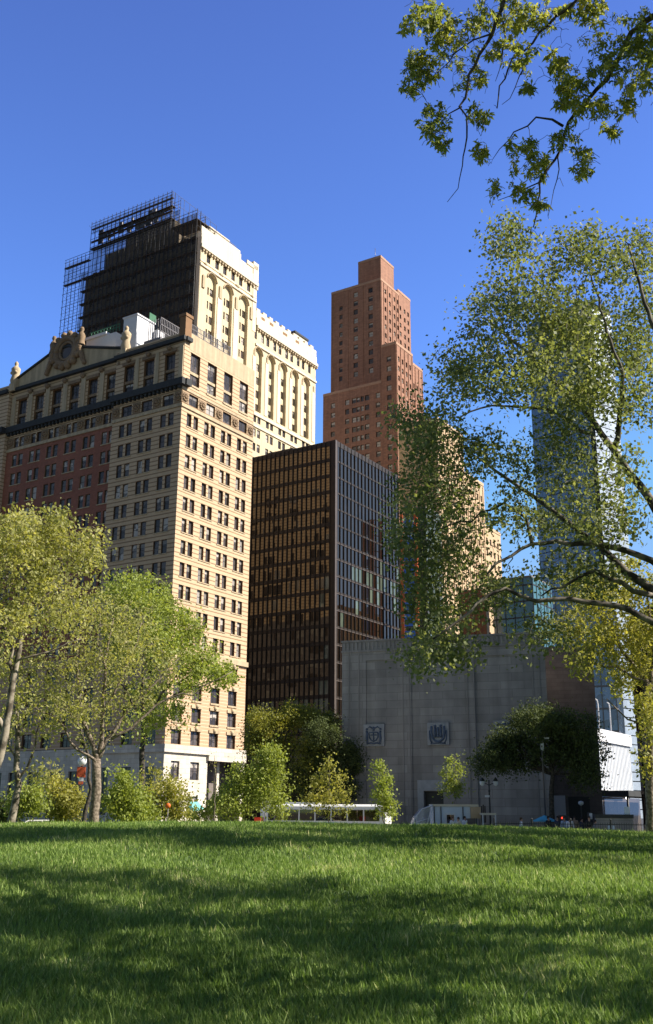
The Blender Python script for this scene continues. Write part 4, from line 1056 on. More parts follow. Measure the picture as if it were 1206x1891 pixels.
sp=[(950,450,60,60,50),(1080,470,80,60,90),(1180,500,60,90,70),(1000,560,110,70,110),(900,580,70,70,60),(1120,620,90,80,130),(1050,620,60,60,60),(1040,800,70,60,45),(1180,640,40,80,30),(1130,720,70,60,35),
    (850,690,70,70,80),(960,690,90,70,100),(1080,720,80,70,70),(1180,720,50,90,50),(790,790,55,60,60),(860,830,70,60,60),(960,860,60,50,35),
    (800,900,80,75,85),(790,1010,75,80,90),(860,1000,70,80,60),(960,950,60,50,35),(1060,880,70,60,40),(1150,870,50,60,25),(900,1090,60,50,40),
    (800,1120,70,70,100),(830,1190,60,50,45),(770,1210,45,40,22),(1050,960,60,50,35),(1130,960,70,50,45),(1070,1060,90,50,60),(740,960,30,60,30),(1000,1170,70,40,25),(735,760,20,50,8)]
sp=[s[:4]+(s[4]*2,)+((27.2+(k*37%11-5)*.42),1.6) for k,s in enumerate(sp)]
cl=blobs(sp,5,27.2,.30)
cl2=list(cl); offp=[]; r=np.random.default_rng(77); k=0
while k<320:
    v=r.normal(0,1,3); v/=np.linalg.norm(v); v*=r.random()**.4
    q=np.array([16.5,29.5,10.0])+v*np.array([7,9.5,6])
    if inframe(q,70) or math.sin(q[0]*.8+q[1]*.6)*math.sin(q[1]*.9-q[2]*.5)<.05: continue
    cl2.append(tuple(q)); offp.append(tuple(q)); k+=1
L+=[([b_,(9.9,27,8),(12,27,12)],.25,.08),([(9.9,27,8),(14,24,11),(18,22,12)],.14,.03),([(9.9,27,7),(15,30,11),(19,32,12)],.14,.03)]
offl=(offp,95,.5,.19)  # unseen crown clumps, added and shaped to dapple the lawn
tree('plane_tree','large sparse-leaved plane tree whose limbs reach in from the right edge','tree',b_,L,cl2,m_barkq,L_big,21,per=13,spread=.19,size=.105,twig=.015,step=.3,long=1.35,wob=.22,leafcl=cl,extra=offl)
# ---- overhanging branches at top right, from an oak standing outside the frame
b_=(11.8,13.2,gz(11.8,13.2)-.05)
top=Vector((9.3,13.4,10.5)); D1=13.2
L=[([b_,(11.5,13.2,4),(10.6,13.3,8),top],.36,.2),
   ([top,(6.6,13.3,11.9)]+PX([(1230,10,D1),(1162,63),(1132,126),(1090,180),(1048,227),(1036,273),(998,336),(985,420)],D1),.13,.008),
   ([top,(6.4,13.0,13.2),P(1120,-90,12.9)]+PX([(1065,0),(1010,46),(948,111),(925,160),(918,200)],12.9),.1,.008),
   ([P(1120,-90,12.9)]+PX([(1000,-90),(940,-20),(929,21),(906,63),(868,138),(853,197),(864,252),(855,306),(847,348),(826,373)],12.7),.05,.004),
   (PX([(980,80),(977,96),(952,159),(927,193)],12.9),.015,.004),
   (PX([(1040,233),(990,220),(952,243),(910,294)],D1),.022,.004),
   (PX([(929,40),(931,70),(928,110),(915,150)],12.7),.014,.004),
   (PX([(906,63),(870,75),(840,95),(800,140)],12.7),.016,.004),
   (PX([(853,197),(830,210),(800,240)],12.7),.012,.004),
   (PX([(998,336),(960,350),(920,370)],D1),.012,.004),(PX([(1036,273),(1030,330),(1012,400)],D1),.012,.003),
   ([P(1230,10,D1)]+PX([(1206,75),(1182,105),(1150,115)],D1),.02,.005),
   ([top,(13,10,13),(15,8,13.5)],.14,.04),([top,(10,16.5,13),(10,19,14)],.14,.04),([(11.5,13.2,5),(13.5,14.5,9),(15,15.5,12)],.15,.05),([top,(7.5,9.5,12.5),(5.5,7,12.5)],.1,.03)]
sp=[(790,40,45,42,26),(850,60,60,50,24),(920,30,60,40,20),(770,130,25,35,14),(800,110,50,35,14),(800,225,28,32,13),(815,268,16,16,5),(870,150,40,40,10),(885,280,18,20,5),(880,215,25,25,5),
    (950,110,50,40,14),(972,162,14,8,4),(1000,30,50,30,14),(1090,20,60,26,20),(1040,130,30,40,14),(1055,180,30,40,16),(1110,110,50,45,22),(1180,60,40,50,22),(1180,150,30,25,8),(1110,200,40,22,12),
    (1160,190,14,30,6),(1128,240,14,12,4),(985,300,40,40,12),(960,355,26,16,5),(1078,300,22,28,9),(1040,255,30,24,6),(1000,380,14,10,4),(960,270,26,24,5),(912,350,16,18,3),(1190,100,20,40,6),(755,165,14,10,4)]
sp=[(s[0],s[1],s[2]*1.12,s[3]*1.12,int(s[4]*2.9)+1)+((D1-.3+(k*29%9-4)*.1),.4) for k,s in enumerate(sp)]
cl=blobs(sp,9,D1,.2)
bare=blobs([(s[0]+8,s[1]+10,s[2]*1.35,s[3]*1.4,s[4]//2+1)+tuple(s[5:]) for s in sp],10,D1,.6)
r=np.random.default_rng(31); off=[]  # extra leaf clumps out of view, placed to throw dappled shade
while len(off)<215:
    v=r.normal(0,1,3); v/=np.linalg.norm(v); v*=r.random()**.4
    q=np.array([9.0,12.5,12.8])+v*np.array([8.0,8.5,3.2])
    g=math.sin(q[0]*.8+q[1]*.5)*math.sin(q[1]*.9-q[2]*.4)
    if inframe(q,330) or g<.0: continue
    off.append(tuple(q))
k=0
while k<130:
    v=r.normal(0,1,3); v/=np.linalg.norm(v); v*=r.random()**.4
    q=np.array([11.5,9.5,7.5])+v*np.array([6.5,9.0,4.0])
    if inframe(q,330) or q[2]<3.2 or math.sin(q[0]*.7+q[1]*.6+q[2]*.5)*math.sin(q[1]*1.0-q[2]*.5)<.05: continue
    off.append(tuple(q)); k+=1
L+=[([(11.6,13.2,3.5),(10.5,9,6),(9.5,5,7.5)],.14,.03),([(11.6,13.2,4),(14,10,7),(16,7,8)],.14,.03)]
Tn=thing('oak_tree','leafy branches of a near tree hanging down into the top right corner','tree',b_)
mb=grow(L,cl+bare+off,33,.0085,.16,.3); mb.v=[(v[0]-b_[0],v[1]-b_[1],v[2]-b_[2]) for v in mb.v]; mb.build('trunk',m_barkd,Tn)
V1,F1,v1=rosettes(cl,19,.07,34,2.5); V2,F2,v2=leaves(off,100,.42,.2,35,1.5,.1)
V=np.concatenate([V1,V2])-np.array(b_); Fc=np.concatenate([F1,F2+len(V1)])
link('crown',npmesh('crown',V,Fc,L_oak,np.concatenate([v1,v2])),Tn)
# ---- yellow-green tree at right edge behind
b_=ground_at(1199,46)
L=[([b_]+PX([(1200,1440),(1201,1340),(1196,1260)],46),.22,.16),(PX([(1196,1260),(1150,1200),(1120,1150),(1080,1090)],46),.11,.03),(PX([(1200,1280),(1210,1180),(1190,1080)],46),.1,.03),(PX([(1196,1260),(1140,1235),(1070,1215),(1040,1200)],45),.07,.02),(PX([(1201,1330),(1240,1200),(1270,1100)],47),.1,.03),(PX([(1199,1340),(1160,1330),(1120,1290)],46),.05,.02)]
sp=[(1090,1100,70,45,60),(1170,1080,60,50,70),(1060,1160,60,45,45),(1140,1170,70,50,70),(1200,1180,50,70,50),(1080,1220,45,30,24),(1160,1240,50,30,34),(1200,1320,26,60,36),(1195,1400,16,40,14),(1150,1270,30,16,8),(1270,1150,60,90,60),(1260,1290,50,80,40)]
sp=[s[:4]+(int(s[4]*1.9),)+((46+(k*31%7-3)*.7),1.6) for k,s in enumerate(sp)]
tree('plane_tree','yellow-green spring tree at the right edge in front of the white pavilion','tree',b_,L,blobs(sp,13,46,.3),m_barkm,L_yell,41,per=17,spread=.2,size=.15,twig=.016)
# ---- left leaning plane tree
b_=ground_at(-45,44)
L=[([b_]+PX([(-30,1460),(0,1400),(18,1307),(26,1247),(48,1136),(60,1060),(90,990)],44),.24,.05),(PX([(26,1247),(10,1150),(15,1080),(5,1000)],44),.09,.03),(PX([(48,1136),(75,1110),(100,1085),(120,1030)],44),.05,.02),
   (PX([(8,1350),(-60,1250),(-100,1120)],45),.12,.04),(PX([(30,1220),(70,1210),(110,1195),(150,1180)],43.5),.05,.02)]
sp=[(20,1000,60,55,90),(90,990,60,50,90),(150,1030,45,40,50),(60,1060,70,50,70),(-60,1060,80,90,80),(20,1130,50,60,45),(110,1110,60,50,50),(-40,1200,60,60,35),(170,990,25,25,12),(40,960,30,18,14),(110,955,25,16,10)]
sp=[s[:4]+(int(s[4]*1.8),)+((44+(k*31%7-3)*.7),1.8) for k,s in enumerate(sp)]
tree('plane_tree','leaning pale-barked plane tree with olive leaves at the left edge','tree',b_,L,blobs(sp,17,44,.34),m_barkp,L_olive,51,per=14,spread=.22,size=.15,twig=.016)
# ---- second thin leaning tree far left
b_=ground_at(20,50)
L=[([b_]+PX([(26,1490),(33,1450),(30,1420),(34,1370),(30,1300)],50),.2,.1),(PX([(32,1440),(48,1420),(62,1380),(72,1340)],50),.08,.03),(PX([(30,1400),(15,1380),(5,1330)],50),.06,.03)]
sp=[(30,1290,40,40,24),(80,1330,40,35,20),(5,1350,30,40,16),(75,1420,25,25,10),(20,1230,50,40,24)]
sp=[s+((50+(k*31%7-3)*.5),1.3) for k,s in enumerate(sp)]
tree('plane_tree','short forked plane tree with mottled bark beside the parked cars','tree',b_,L,blobs(sp,18,50,.3),m_barkp,L_olive,55,per=22,spread=.30,size=.16)
# ---- central-left tree with straight trunk
b_=ground_at(175,50)
L=[([b_]+PX([(176,1480),(177,1430),(178,1402)],50),.25,.21),
   (PX([(178,1405),(172,1380),(160,1350),(150,1290),(140,1220),(150,1150)],50),.14,.03),
   (PX([(178,1405),(160,1395),(140,1385),(120,1350),(95,1320),(60,1305),(30,1300)],49.5),.075,.02),
   (PX([(178,1405),(186,1370),(190,1300),(196,1220),(210,1140)],50.2),.13,.03),
   (PX([(180,1405),(200,1370),(215,1345),(245,1300),(290,1260),(330,1215)],50.4),.11,.025),
   (PX([(205,1365),(240,1345),(290,1305),(320,1285),(355,1280),(400,1255),(430,1240)],49.6),.08,.02),
   (PX([(190,1320),(220,1260),(250,1200),(262,1150)],50.6),.07,.02),(PX([(196,1240),(180,1190),(185,1130)],50),.05,.02)]
sp=[(110,1150,60,50,50),(180,1130,60,45,55),(240,1150,60,50,55),(120,1230,70,50,60),(190,1220,60,55,60),(270,1230,60,50,50),(90,1290,50,35,25),(150,1310,60,40,42),(210,1300,50,45,36),(170,1370,40,25,14),(270,1290,30,30,10),(60,1230,40,50,26),(200,1180,70,60,40),(320,1235,30,22,8)]
sp=[s[:4]+(int(s[4]*1.9),)+((50+(k*31%7-3)*.6),1.8) for k,s in enumerate(sp)]
tree('plane_tree','olive-leaved plane tree with a straight sunlit trunk at left on the lawn crest','tree',b_,L,blobs(sp,19,50,.33),m_barkm,L_olive,61,per=9,spread=.22,size=.14,twig=.018)
# ---- dark slim trunk behind it
b_=ground_at(152,54)
L=[([b_]+PX([(160,1480),(166,1440),(163,1400),(152,1360),(120,1300)],54),.13,.04)]
tree('slim_tree','slim dark leaning trunk just left of the straight sunlit trunk','tree',b_,L,blobs([(120,1290,40,30,14,54,1),(140,1330,30,25,8,54,1)],20,54),m_barkd,L_olive,63,per=20,spread=.3,size=.16)
# ---- bright green tree behind
b_=ground_at(262,66)
L=[([b_]+PX([(262,1460),(262,1400),(265,1340),(262,1270)],66),.24,.13),(PX([(265,1340),(300,1280),(340,1230),(390,1215)],66),.1,.03),(PX([(262,1330),(225,1260),(215,1160)],66),.09,.03),(PX([(262,1270),(275,1180),(270,1110)],66),.08,.03),(PX([(290,1300),(350,1270),(405,1250)],65),.06,.02)]
sp=[(230,1090,45,35,50),(275,1100,40,45,60),(310,1140,50,40,60),(250,1160,60,40,60),(345,1170,40,35,45),(300,1200,60,40,60),(370,1220,45,30,45),(400,1245,35,22,26),(340,1260,50,30,36),(270,1280,60,40,40),(415,1250,20,15,8),(220,1200,40,60,36),(310,1320,50,30,26),(200,1120,30,40,20),(260,1340,40,30,14)]
sp=[s[:4]+(int(s[4]*1.4),)+((66+(k*31%7-3)*.8),2) for k,s in enumerate(sp)]
tree('maple_tree','bright green tree spreading across the foot of the tan corner block','tree',b_,L,blobs(sp,23,66,.3),m_barkd,L_brite,71,per=24,spread=.26,size=.19,twig=.018)
# ---- round crowned trees by the black block
def roundtree(name,label,px,d,spec,lm,seed,base_r=.2,per=80,size=.17,spread=.34):
    b_=ground_at(px,d); cy=min(s[1] for s in spec)
    mid=sum(s[1] for s in spec)/len(spec)
    L=[([b_]+PX([(px,1480),(px+2,1430),(px,mid+20)],d),base_r,base_r*.5)]
    for k,s in enumerate(spec):
        L.append((PX([(px+1,min(1430,mid+60)),((px+s[0])/2,(mid+40+s[1])/2),(s[0],s[1])],d),base_r*.4,.02))
    sp=[s+((d+(k*31%7-3)*.5),(s[2]*d/1960)) if len(s)==5 else s for k,s in enumerate(spec)]
    return tree(name,label,'tree',b_,L,blobs(sp,seed,d,.2),m_barkd,lm,seed+100,per=per,spread=spread,size=size,twig=.014)
L_lime=leafmat('lime_oak_leaf',[(.08,.10,.018),(.17,.19,.03),(.30,.29,.05),(.40,.36,.08)],.35)
roundtree('oak_tree','round-crowned oak lit yellow-green on top with its lower half in shade',512,102.0,[(490,1335,36,28,70),(540,1325,45,24,80),(590,1330,36,22,55),(470,1370,30,30,45),(520,1380,50,36,70),(580,1375,45,36,60),(500,1430,50,35,50),(560,1430,50,35,50)],L_lime,25)
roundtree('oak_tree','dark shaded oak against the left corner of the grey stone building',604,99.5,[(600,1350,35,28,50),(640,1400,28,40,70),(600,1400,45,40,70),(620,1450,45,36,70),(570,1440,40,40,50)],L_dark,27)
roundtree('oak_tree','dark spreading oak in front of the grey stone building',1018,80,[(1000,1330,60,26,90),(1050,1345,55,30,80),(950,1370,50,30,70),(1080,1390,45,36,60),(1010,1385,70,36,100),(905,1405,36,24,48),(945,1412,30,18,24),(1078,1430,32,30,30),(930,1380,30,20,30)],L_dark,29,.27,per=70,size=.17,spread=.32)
# ---- small sunny trees and saplings
def sapling(name,label,px,d,topy,spec,lm,seed,cat='sapling',per=26,size=.13,spread=.2,r0=.05):
    b_=ground_at(px,d); L=[([b_]+PX([(px,1480),(px+1,(1480+topy)/2),(px,topy)],d),r0,.012)]
    sp=[s+((d+(k*31%5-2)*.2),max(.35,s[2]*d/1960)) for k,s in enumerate(spec)]
    tree(name,label,cat,b_,L,blobs(sp,seed,d,.25),m_barkm,lm,seed+200,per=per,spread=spread,size=size,twig=.008,step=.3)
sapling('young_tree','bushy bright green young tree left of the bus',448,68,1390,[(500,1390,26,20,26),(490,1420,36,26,40),(450,1440,36,26,40),(430,1470,34,28,44),(480,1470,46,26,50),(510,1455,26,30,24),(425,1495,40,18,30),(515,1490,26,20,16)],L_brite,81,'tree',per=34,size=.17,spread=.26,r0=.09)
sapling('young_tree','slender feathery young tree rising in front of the bus',607,66,1400,[(605,1410,14,14,8),(600,1435,24,18,14),(625,1440,22,20,10),(595,1465,36,18,18),(635,1465,22,16,10),(610,1490,44,18,20),(580,1480,26,16,10)],L_yell,83,per=24,size=.15,spread=.2)
sapling('young_tree','narrow conical young tree at the right end of the bus',707,66,1405,[(702,1420,9,14,9),(704,1440,17,14,16),(700,1462,20,14,20),(712,1480,24,16,24),(712,1500,20,12,16)],L_brite,85,per=28,size=.15,spread=.18)
sapling('young_tree','light green young tree behind the plastic-sheeted kiosk',840,84,1395,[(835,1405,14,10,8),(838,1425,24,14,18),(850,1445,26,12,16),(825,1450,20,12,12),(842,1462,26,10,12)],L_brite,87,per=26,size=.17,spread=.22)
sapling('bare_sapling','thin bare pale sapling in front of the white stone base',396,62,1395,[(390,1410,14,16,8),(402,1430,10,14,6)],L_olive,89,per=2,size=.1,r0=.045)
sapling('bare_sapling','thin pale sapling between the left bushes',92,58,1410,[(92,1420,18,18,10),(88,1445,22,14,10)],L_olive,91,per=8,size=.12,r0=.04)
def bush(label,px,d,spec,lm,seed,per=40,size=.16):
    b_=ground_at(px,d); L=[([b_,(b_[0]+random.uniform(-.5,.5),b_[1],b_[2]+1.2)],.04,.01) for _ in range(4)]
    sp=[s+((d+(k*31%5-2)*.25),max(.5,s[2]*d/1960)) for k,s in enumerate(spec)]
    tree('bush',label,'bush',b_,L,blobs(sp,seed,d,.15),m_barkd,lm,seed+300,per=per,spread=.24,size=size,twig=.008,step=.3)
bush('vivid green bush right of the straight sunlit trunk',225,56,[(225,1440,20,24,18),(215,1475,34,24,34),(250,1480,30,24,30),(230,1505,46,14,30),(275,1500,24,16,16)],L_brite,93)
bush('pale olive bush under the white stone base',305,60,[(295,1455,40,34,36),(325,1475,28,30,26),(285,1495,38,16,26),(328,1505,24,12,16)],L_yell,95)
bush('fresh green bush between the forked plane tree and the parked cars',50,57,[(50,1465,24,18,20),(65,1485,26,16,20),(30,1490,20,16,14)],L_brite,97)
bush('mixed green bush left of the slim dark trunk',125,58,[(115,1475,30,28,34),(145,1485,24,26,26),(125,1505,38,12,22),(100,1450,20,24,14)],L_yell,99)
bush('low dark hedge clump at the left edge',-10,60,[(-5,1490,26,24,20),(15,1500,18,14,12)],L_dark,101)
bush('small bright bush at the foot of the bright green tree',410,70,[(400,1490,24,18,20),(380,1500,20,12,12),(355,1505,16,8,8)],L_brite,103)
# ================================================================== STREET
def at(px,d): p=P(px,1500,d); return p.x,p.y
# bus: local x along its length, y depth
x,y=at(597,91); x0,y0=at(480,92.5); x1,y1=at(714,89.8); blen=math.hypot(x1-x0,y1-y0); ang=math.atan2(y1-y0,x1-x0)
Bs=thing('bus','white and teal city bus with dark windows parked behind the saplings','bus',(x0,y0,-.28),ang)
b=MB(); w_=2.5; Hb=2.62
sec=[(.0,.35),(.0,2.25),(.12,2.5),(.4,Hb),(w_-.4,Hb),(w_-.12,2.5),(w_,2.25),(w_,.35)]
n=len(sec)
xs=[0,.12,blen-.12,blen]; ins=[.1,0,0,.1]
V_=[[(xx,yy+(w_/2-yy)*i_*.15,zz-(.06 if i_ and zz>2 else 0)) for yy,zz in sec] for xx,i_ in zip(xs,[1,0,0,1])]
for k in range(3):
    for i in range(n): b.quad([V_[k][i],V_[k+1][i],V_[k+1][(i+1)%n],V_[k][(i+1)%n]],0)
b.quad(V_[0][::-1],0); b.quad(V_[3],0); b.build('body',m_bus,Bs)
b=MB(); b.box(.05,-.03,2.2,blen-.05,w_+.03,2.42); b.box(2,.4,Hb,5,2.1,Hb+.16); b.build('roof',m_bus,Bs)
k=0; xx=.75
while xx+1.3<blen-.2:
    b=MB(); b.box(xx,-.02,1.25,xx+1.3,-.003,2.16); b.build('window',m_bglass,Bs); xx+=1.42
b=MB(); b.box(-.03,.25,1.1,-.003,w_-.25,2.2); b.build('windscreen',m_bglass,Bs)
b=MB(); b.box(1.6,-.025,.78,blen*.62,-.004,1.12); b.build('stripe',m_teal,Bs)
b=MB(); b.box(-.06,.1,.6,-.002,.35,1.0); b.box(.02,-.03,.85,.35,-.003,1.5); b.build('tail_light',m_red2,Bs)
wl_=MB(); T=Matrix.Rotation(math.pi/2,4,'X'); wl_.lathe([(.0,-.14),(.45,-.14),(.5,-.08),(.5,.08),(.45,.14),(0,.14)],n=16,T=T); wme=wl_.mesh('wheel',m_rubber)
for xx in (2.4,blen-2.8):
    for yy in (.2,w_-.2): link('wheel',wme,Bs,(xx,yy,.5))
def car(label,px,d,ang,mat):
    x,y=at(px,d); T=thing('parked_car',label,'car',(x,y,-.28),ang,None)
    prof=[(-2.2,.35),(-2.25,.75),(-2.1,.95),(-1.4,1.02),(-.8,1.42),(.7,1.45),(1.45,1.0),(2.1,.85),(2.2,.6),(2.15,.35)]
    b=MB(); W_=.86
    for i in range(len(prof)):
        a,c=prof[i],prof[(i+1)%len(prof)]; ia=.14 if a[1]>1.2 else 0; ic=.14 if c[1]>1.2 else 0
        b.quad([(a[0],-W_+ia,a[1]),(c[0],-W_+ic,c[1]),(c[0],W_-ic,c[1]),(a[0],W_-ia,a[1])])
    for s in (-1,1): b.quad([(p[0],s*(W_-(.14 if p[1]>1.2 else 0)),p[1]) for p in (prof if s>0 else prof[::-1])])
    b.build('body',mat,T)
    for s in (-1,1):
        for q in ([(-1.3,1.05),(-.78,1.36),(-.05,1.38),(-.05,1.05)],[(.05,1.05),(.05,1.38),(.68,1.39),(1.2,1.05)]):
            b=MB(); b.quad([(p[0],s*(W_+.012-(.13*(p[1]-1.0)/.45)),p[1]) for p in q]); b.build('window',m_bglass,T)
    b=MB(); b.quad([(.8,-.66,1.42),(1.38,-.74,1.06),(1.38,.74,1.06),(.8,.66,1.42)]); b.v=[(v[0]+.02,v[1],v[2]+.02) for v in b.v]; b.build('windscreen',m_bglass,T)
    b=MB(); b.lathe([(0,-.1),(.3,-.1),(.33,-.05),(.33,.05),(.3,.1),(0,.1)],n=14,T=Matrix.Rotation(math.pi/2,4,'X')); me=b.mesh('wheel',m_rubber)
    for xx in (-1.35,1.35):
        for s in (-1,1): link('wheel',me,T,(xx,s*.8,.33))
    b=MB(); b.ball((2.16,.6,.7),.12,0,8); b.build('headlight',m_whitem,T); b=MB(); b.ball((2.16,-.6,.7),.12,0,8); b.build('headlight',m_whitem,T)
car('white parked car showing through the low bushes at left',84,62,R(6),m_bus)
car('silver parked car behind the forked plane tree at the left edge',6,70,R(4),m_palebl)
# lamp posts
def lampA():
    b=MB(); b.lathe([(.0,0),(.2,0),(.2,.25),(.12,.5),(.07,.9),(.055,3.4),(.09,3.5),(.05,3.6),(.05,4.3)],n=10)
    b.tube([(-.5,0,3.95),(-.25,0,4.05),(0,0,3.9),(.25,0,4.05),(.5,0,3.95)],.035,6); return b
def lamp_twin(label,px,d):
    x,y=at(px,d); T=thing('street_lamp',label,'lamp post',(x,y,gz(x,y)-.02)); lampA().build('post',m_steel,T)
    for s in (-.5,.5):
        b=MB(); b.lathe([(.05,3.86),(.17,3.95),(.2,4.15),(.12,4.32),(.0,4.38)],(s,0,0),10); b.build('lantern',m_whitem,T)
        b=MB(); b.lathe([(.2,4.2),(.13,4.38),(.0,4.5)],(s,0,0),10); b.build('cap',m_steel,T)
    b=MB(); b.box(-.35,-.06,3.05,.0,-.02,3.2); b.build('sign',m_whitem,T)
lamp_twin('black twin-lantern street lamp beside the kiosk',905,80)
x,y=at(506,70); T=thing('street_lamp','slim black lamp post carrying a dark banner left of the bus','lamp post',(x,y,-.2))
b=MB(); b.lathe([(0,0),(.16,0),(.14,.4),(.06,.7),(.05,3.75),(.08,3.8),(.05,3.9)],n=10); b.build('post',m_steel,T)
b=MB(); b.lathe([(.06,3.88),(.14,3.95),(.17,4.15),(.1,4.3),(0,4.38)],n=10); b.build('lantern',m_galv,T)
b=MB(); b.box(-.2,-.13,2.4,.2,-.07,3.4); b.build('banner',m_steel,T)
x,y=at(145,64); T=thing('street_lamp','lamp post with a white globe and an orange-red banner among the left trees','lamp post',(x,y,-.2))
b=MB(); b.lathe([(0,0),(.16,0),(.14,.4),(.06,.7),(.05,4.4),(.08,4.5)],n=10); b.build('post',m_steel,T)
b=MB(); b.ball((0,0,4.68),.28,0,12); b.build('globe',m_whitem,T)
b=MB(); b.box(-.24,-.12,3.75,.26,-.07,4.35,0); b.box(-.1,-.12,3.35,.16,-.07,3.52,0); b.build('banner',m_redor,T)
b=MB(); b.box(-.1,-.125,3.53,.16,-.065,3.74,0); o=b.build('banner_stripe',m_whitem,T)
def lamp_arm(label,px,d,topy,arm):
    x,y=at(px,d); zt=P(px,topy,d).z; T=thing('street_lamp',label,'lamp post',(x,y,-.2)); zt+=.2
    b=MB(); b.tube([(0,0,0),(0,0,zt-.3),(arm*.3,0,zt-.05),(arm,0,zt)],.06,8); b.build('post',m_galv,T)
    b=MB(); b.box(min(arm,arm*.4),-.1,zt-.02,max(arm,arm*.4)+.05,.1,zt+.1); b.build('lamp_head',m_whitem,T)
    b=MB(); b.box(-.1,-.12,zt-.85,.12,.1,zt-.3); b.build('camera_box',m_whitem,T)
lamp_arm('tall galvanised street lamp with a white head rising above the dark spreading oak',1007,79,1364,.5)
x,y=at(1074,84); T=thing('street_lamp','single white-headed street lamp right of the dark spreading oak','lamp post',(x,y,-.2))
b=MB(); b.lathe([(0,0),(.12,0),(.06,.6),(.05,2.5)],n=8); b.build('post',m_steel,T); b=MB(); b.lathe([(.05,2.5),(.2,2.6),(.2,2.78),(0,2.85)],n=10); b.build('lamp_head',m_whitem,T)
# traffic light, pedestrian signal
x,y=at(1040,76); T=thing('traffic_light','traffic light glowing red near the blue umbrella','traffic light',(x,y,-.2))
b=MB(); b.tube([(0,0,0),(0,0,1.35)],.06,8); b.build('post',m_steel,T)
b=MB(); b.box(-.34,-.14,1.35,.34,.14,1.78); b.build('housing',m_steel,T)
b=MB(); b.ball((-.12,-.15,1.6),.075,0,10,(1,.4,1)); b.build('red_lamp',emis('red_signal',(1,.06,.03),1.1),T)
x,y=at(1090,74); T=thing('pedestrian_signal','small white-faced signal on a dark post right of the people','signal',(x,y,-.2))
b=MB(); b.tube([(0,0,0),(0,0,1.5)],.05,8); b.build('post',m_steel,T)
b=MB(); b.box(-.17,-.1,1.48,.17,.1,1.98); b.build('housing',m_steel,T)
b=MB(); b.box(-.1,-.12,1.54,.1,-.104,1.92); b.build('face',m_whitem,T)
# umbrella over a cart
x,y=at(1005,78); T=thing('cart_umbrella','bright blue umbrella open over a small cart','umbrella',(x,y,-.2))
b=MB()
rim=[(.82*math.cos(a),.82*math.sin(a),1.42) for a in np.linspace(0,2*math.pi,9)]
for i in range(8):
    m1=tuple((rim[i][k]+rim[i+1][k])/2*(.97 if k<2 else 1)+(.03 if k==2 else 0) for k in range(3))
    b.quad([(0,0,1.78),rim[i],m1]); b.quad([(0,0,1.78),m1,rim[i+1]])
for i in range(8): b.quad([rim[i],rim[i+1],tuple(v*(.99 if k<2 else 1)-(.08 if k==2 else 0) for k,v in enumerate(rim[i+1])),tuple(v*(.99 if k<2 else 1)-(.08 if k==2 else 0) for k,v in enumerate(rim[i]))])
b.build('canopy',m_umb,T)
b=MB(); b.tube([(0,0,0),(0,0,1.83)],.025,8); b.build('pole',m_steel,T)
b=MB()
for p in rim[:8]: b.tube([(0,0,1.7),(p[0]*.96,p[1]*.96,1.42)],.012,4)
b.build('rib',m_galv,T)
x,y=at(1003,77.2); T=thing('vendor_cart','small dark vendor cart standing under the bright blue umbrella','cart',(x,y,-.2))
b=MB(); b.box(-.6,-.3,.35,.6,.3,.95); b.box(-.63,-.33,.95,.63,.33,1.0); b.build('body',m_steel,T)
for s in (-.4,.4):
    b=MB(); b.lathe([(0,-.04),(.22,-.04),(.24,0),(.22,.04),(0,.04)],(0,0,0),12,T=Matrix.Translation((s,-.33,.25))@Matrix.Rotation(math.pi/2,4,'X')); b.build('wheel',m_rubber,T)
b=MB(); b.tube([(.6,0,.9),(.8,0,.98),(.8,.25,.98)],.02,6); b.build('handle',m_galv,T)
# kiosk wrapped in plastic sheeting
kx,ky=at(800,80); K0=thing('kiosk','pale plastic-sheeted kiosk with a small window near the street','kiosk',(kx,ky,-.2))
W_k=3.3; hk=2.45
b=MB(); b.box(0,0,0,W_k,2.4,hk-.1); b.build('wall',m_palebl,K0)
b=MB(); b.box(-.06,-.12,hk-.1,W_k+.1,2.5,hk+.06); b.build('roof',m_creamw,K0)
b=MB(); b.box(1.0,-.03,1.15,1.55,.0-.003,1.75); b.build('window',m_bglass,K0)
b=MB(); 
for a in ((.9,-.06,1.05,1.0,0-.002,1.85),(1.55,-.06,1.05,1.65,0-.002,1.85),(1.0,-.06,1.75,1.55,0-.002,1.85),(1.0,-.06,1.05,1.55,0-.002,1.15)): b.box(*a)
b.build('window_frame',m_whitem,K0)
b=MB()
for xx in (.05,.55,2.2,3.2): b.box(xx,-.08,0,xx+.06,-.01,hk-.1)
each(b,'post',m_steel,K0)
b=MB(); b.box(2.35,-.1,.0,3.15,-.03,1.5); b.build('doorway',m_dkbr,K0)
b=MB(); b.box(W_k-.5,-.16,1.5,W_k+.25,.05,hk-.12); b.build('timber_panel',m_fbr,K0)
b=MB()
for i in range(3): b.box(W_k+.3+.14*i,-.1+.1*i,1.2,W_k+.38+.14*i,0+.1*i,hk-.05+.1*(i%2))
each(b,'timber_offcut',m_plank,K0)
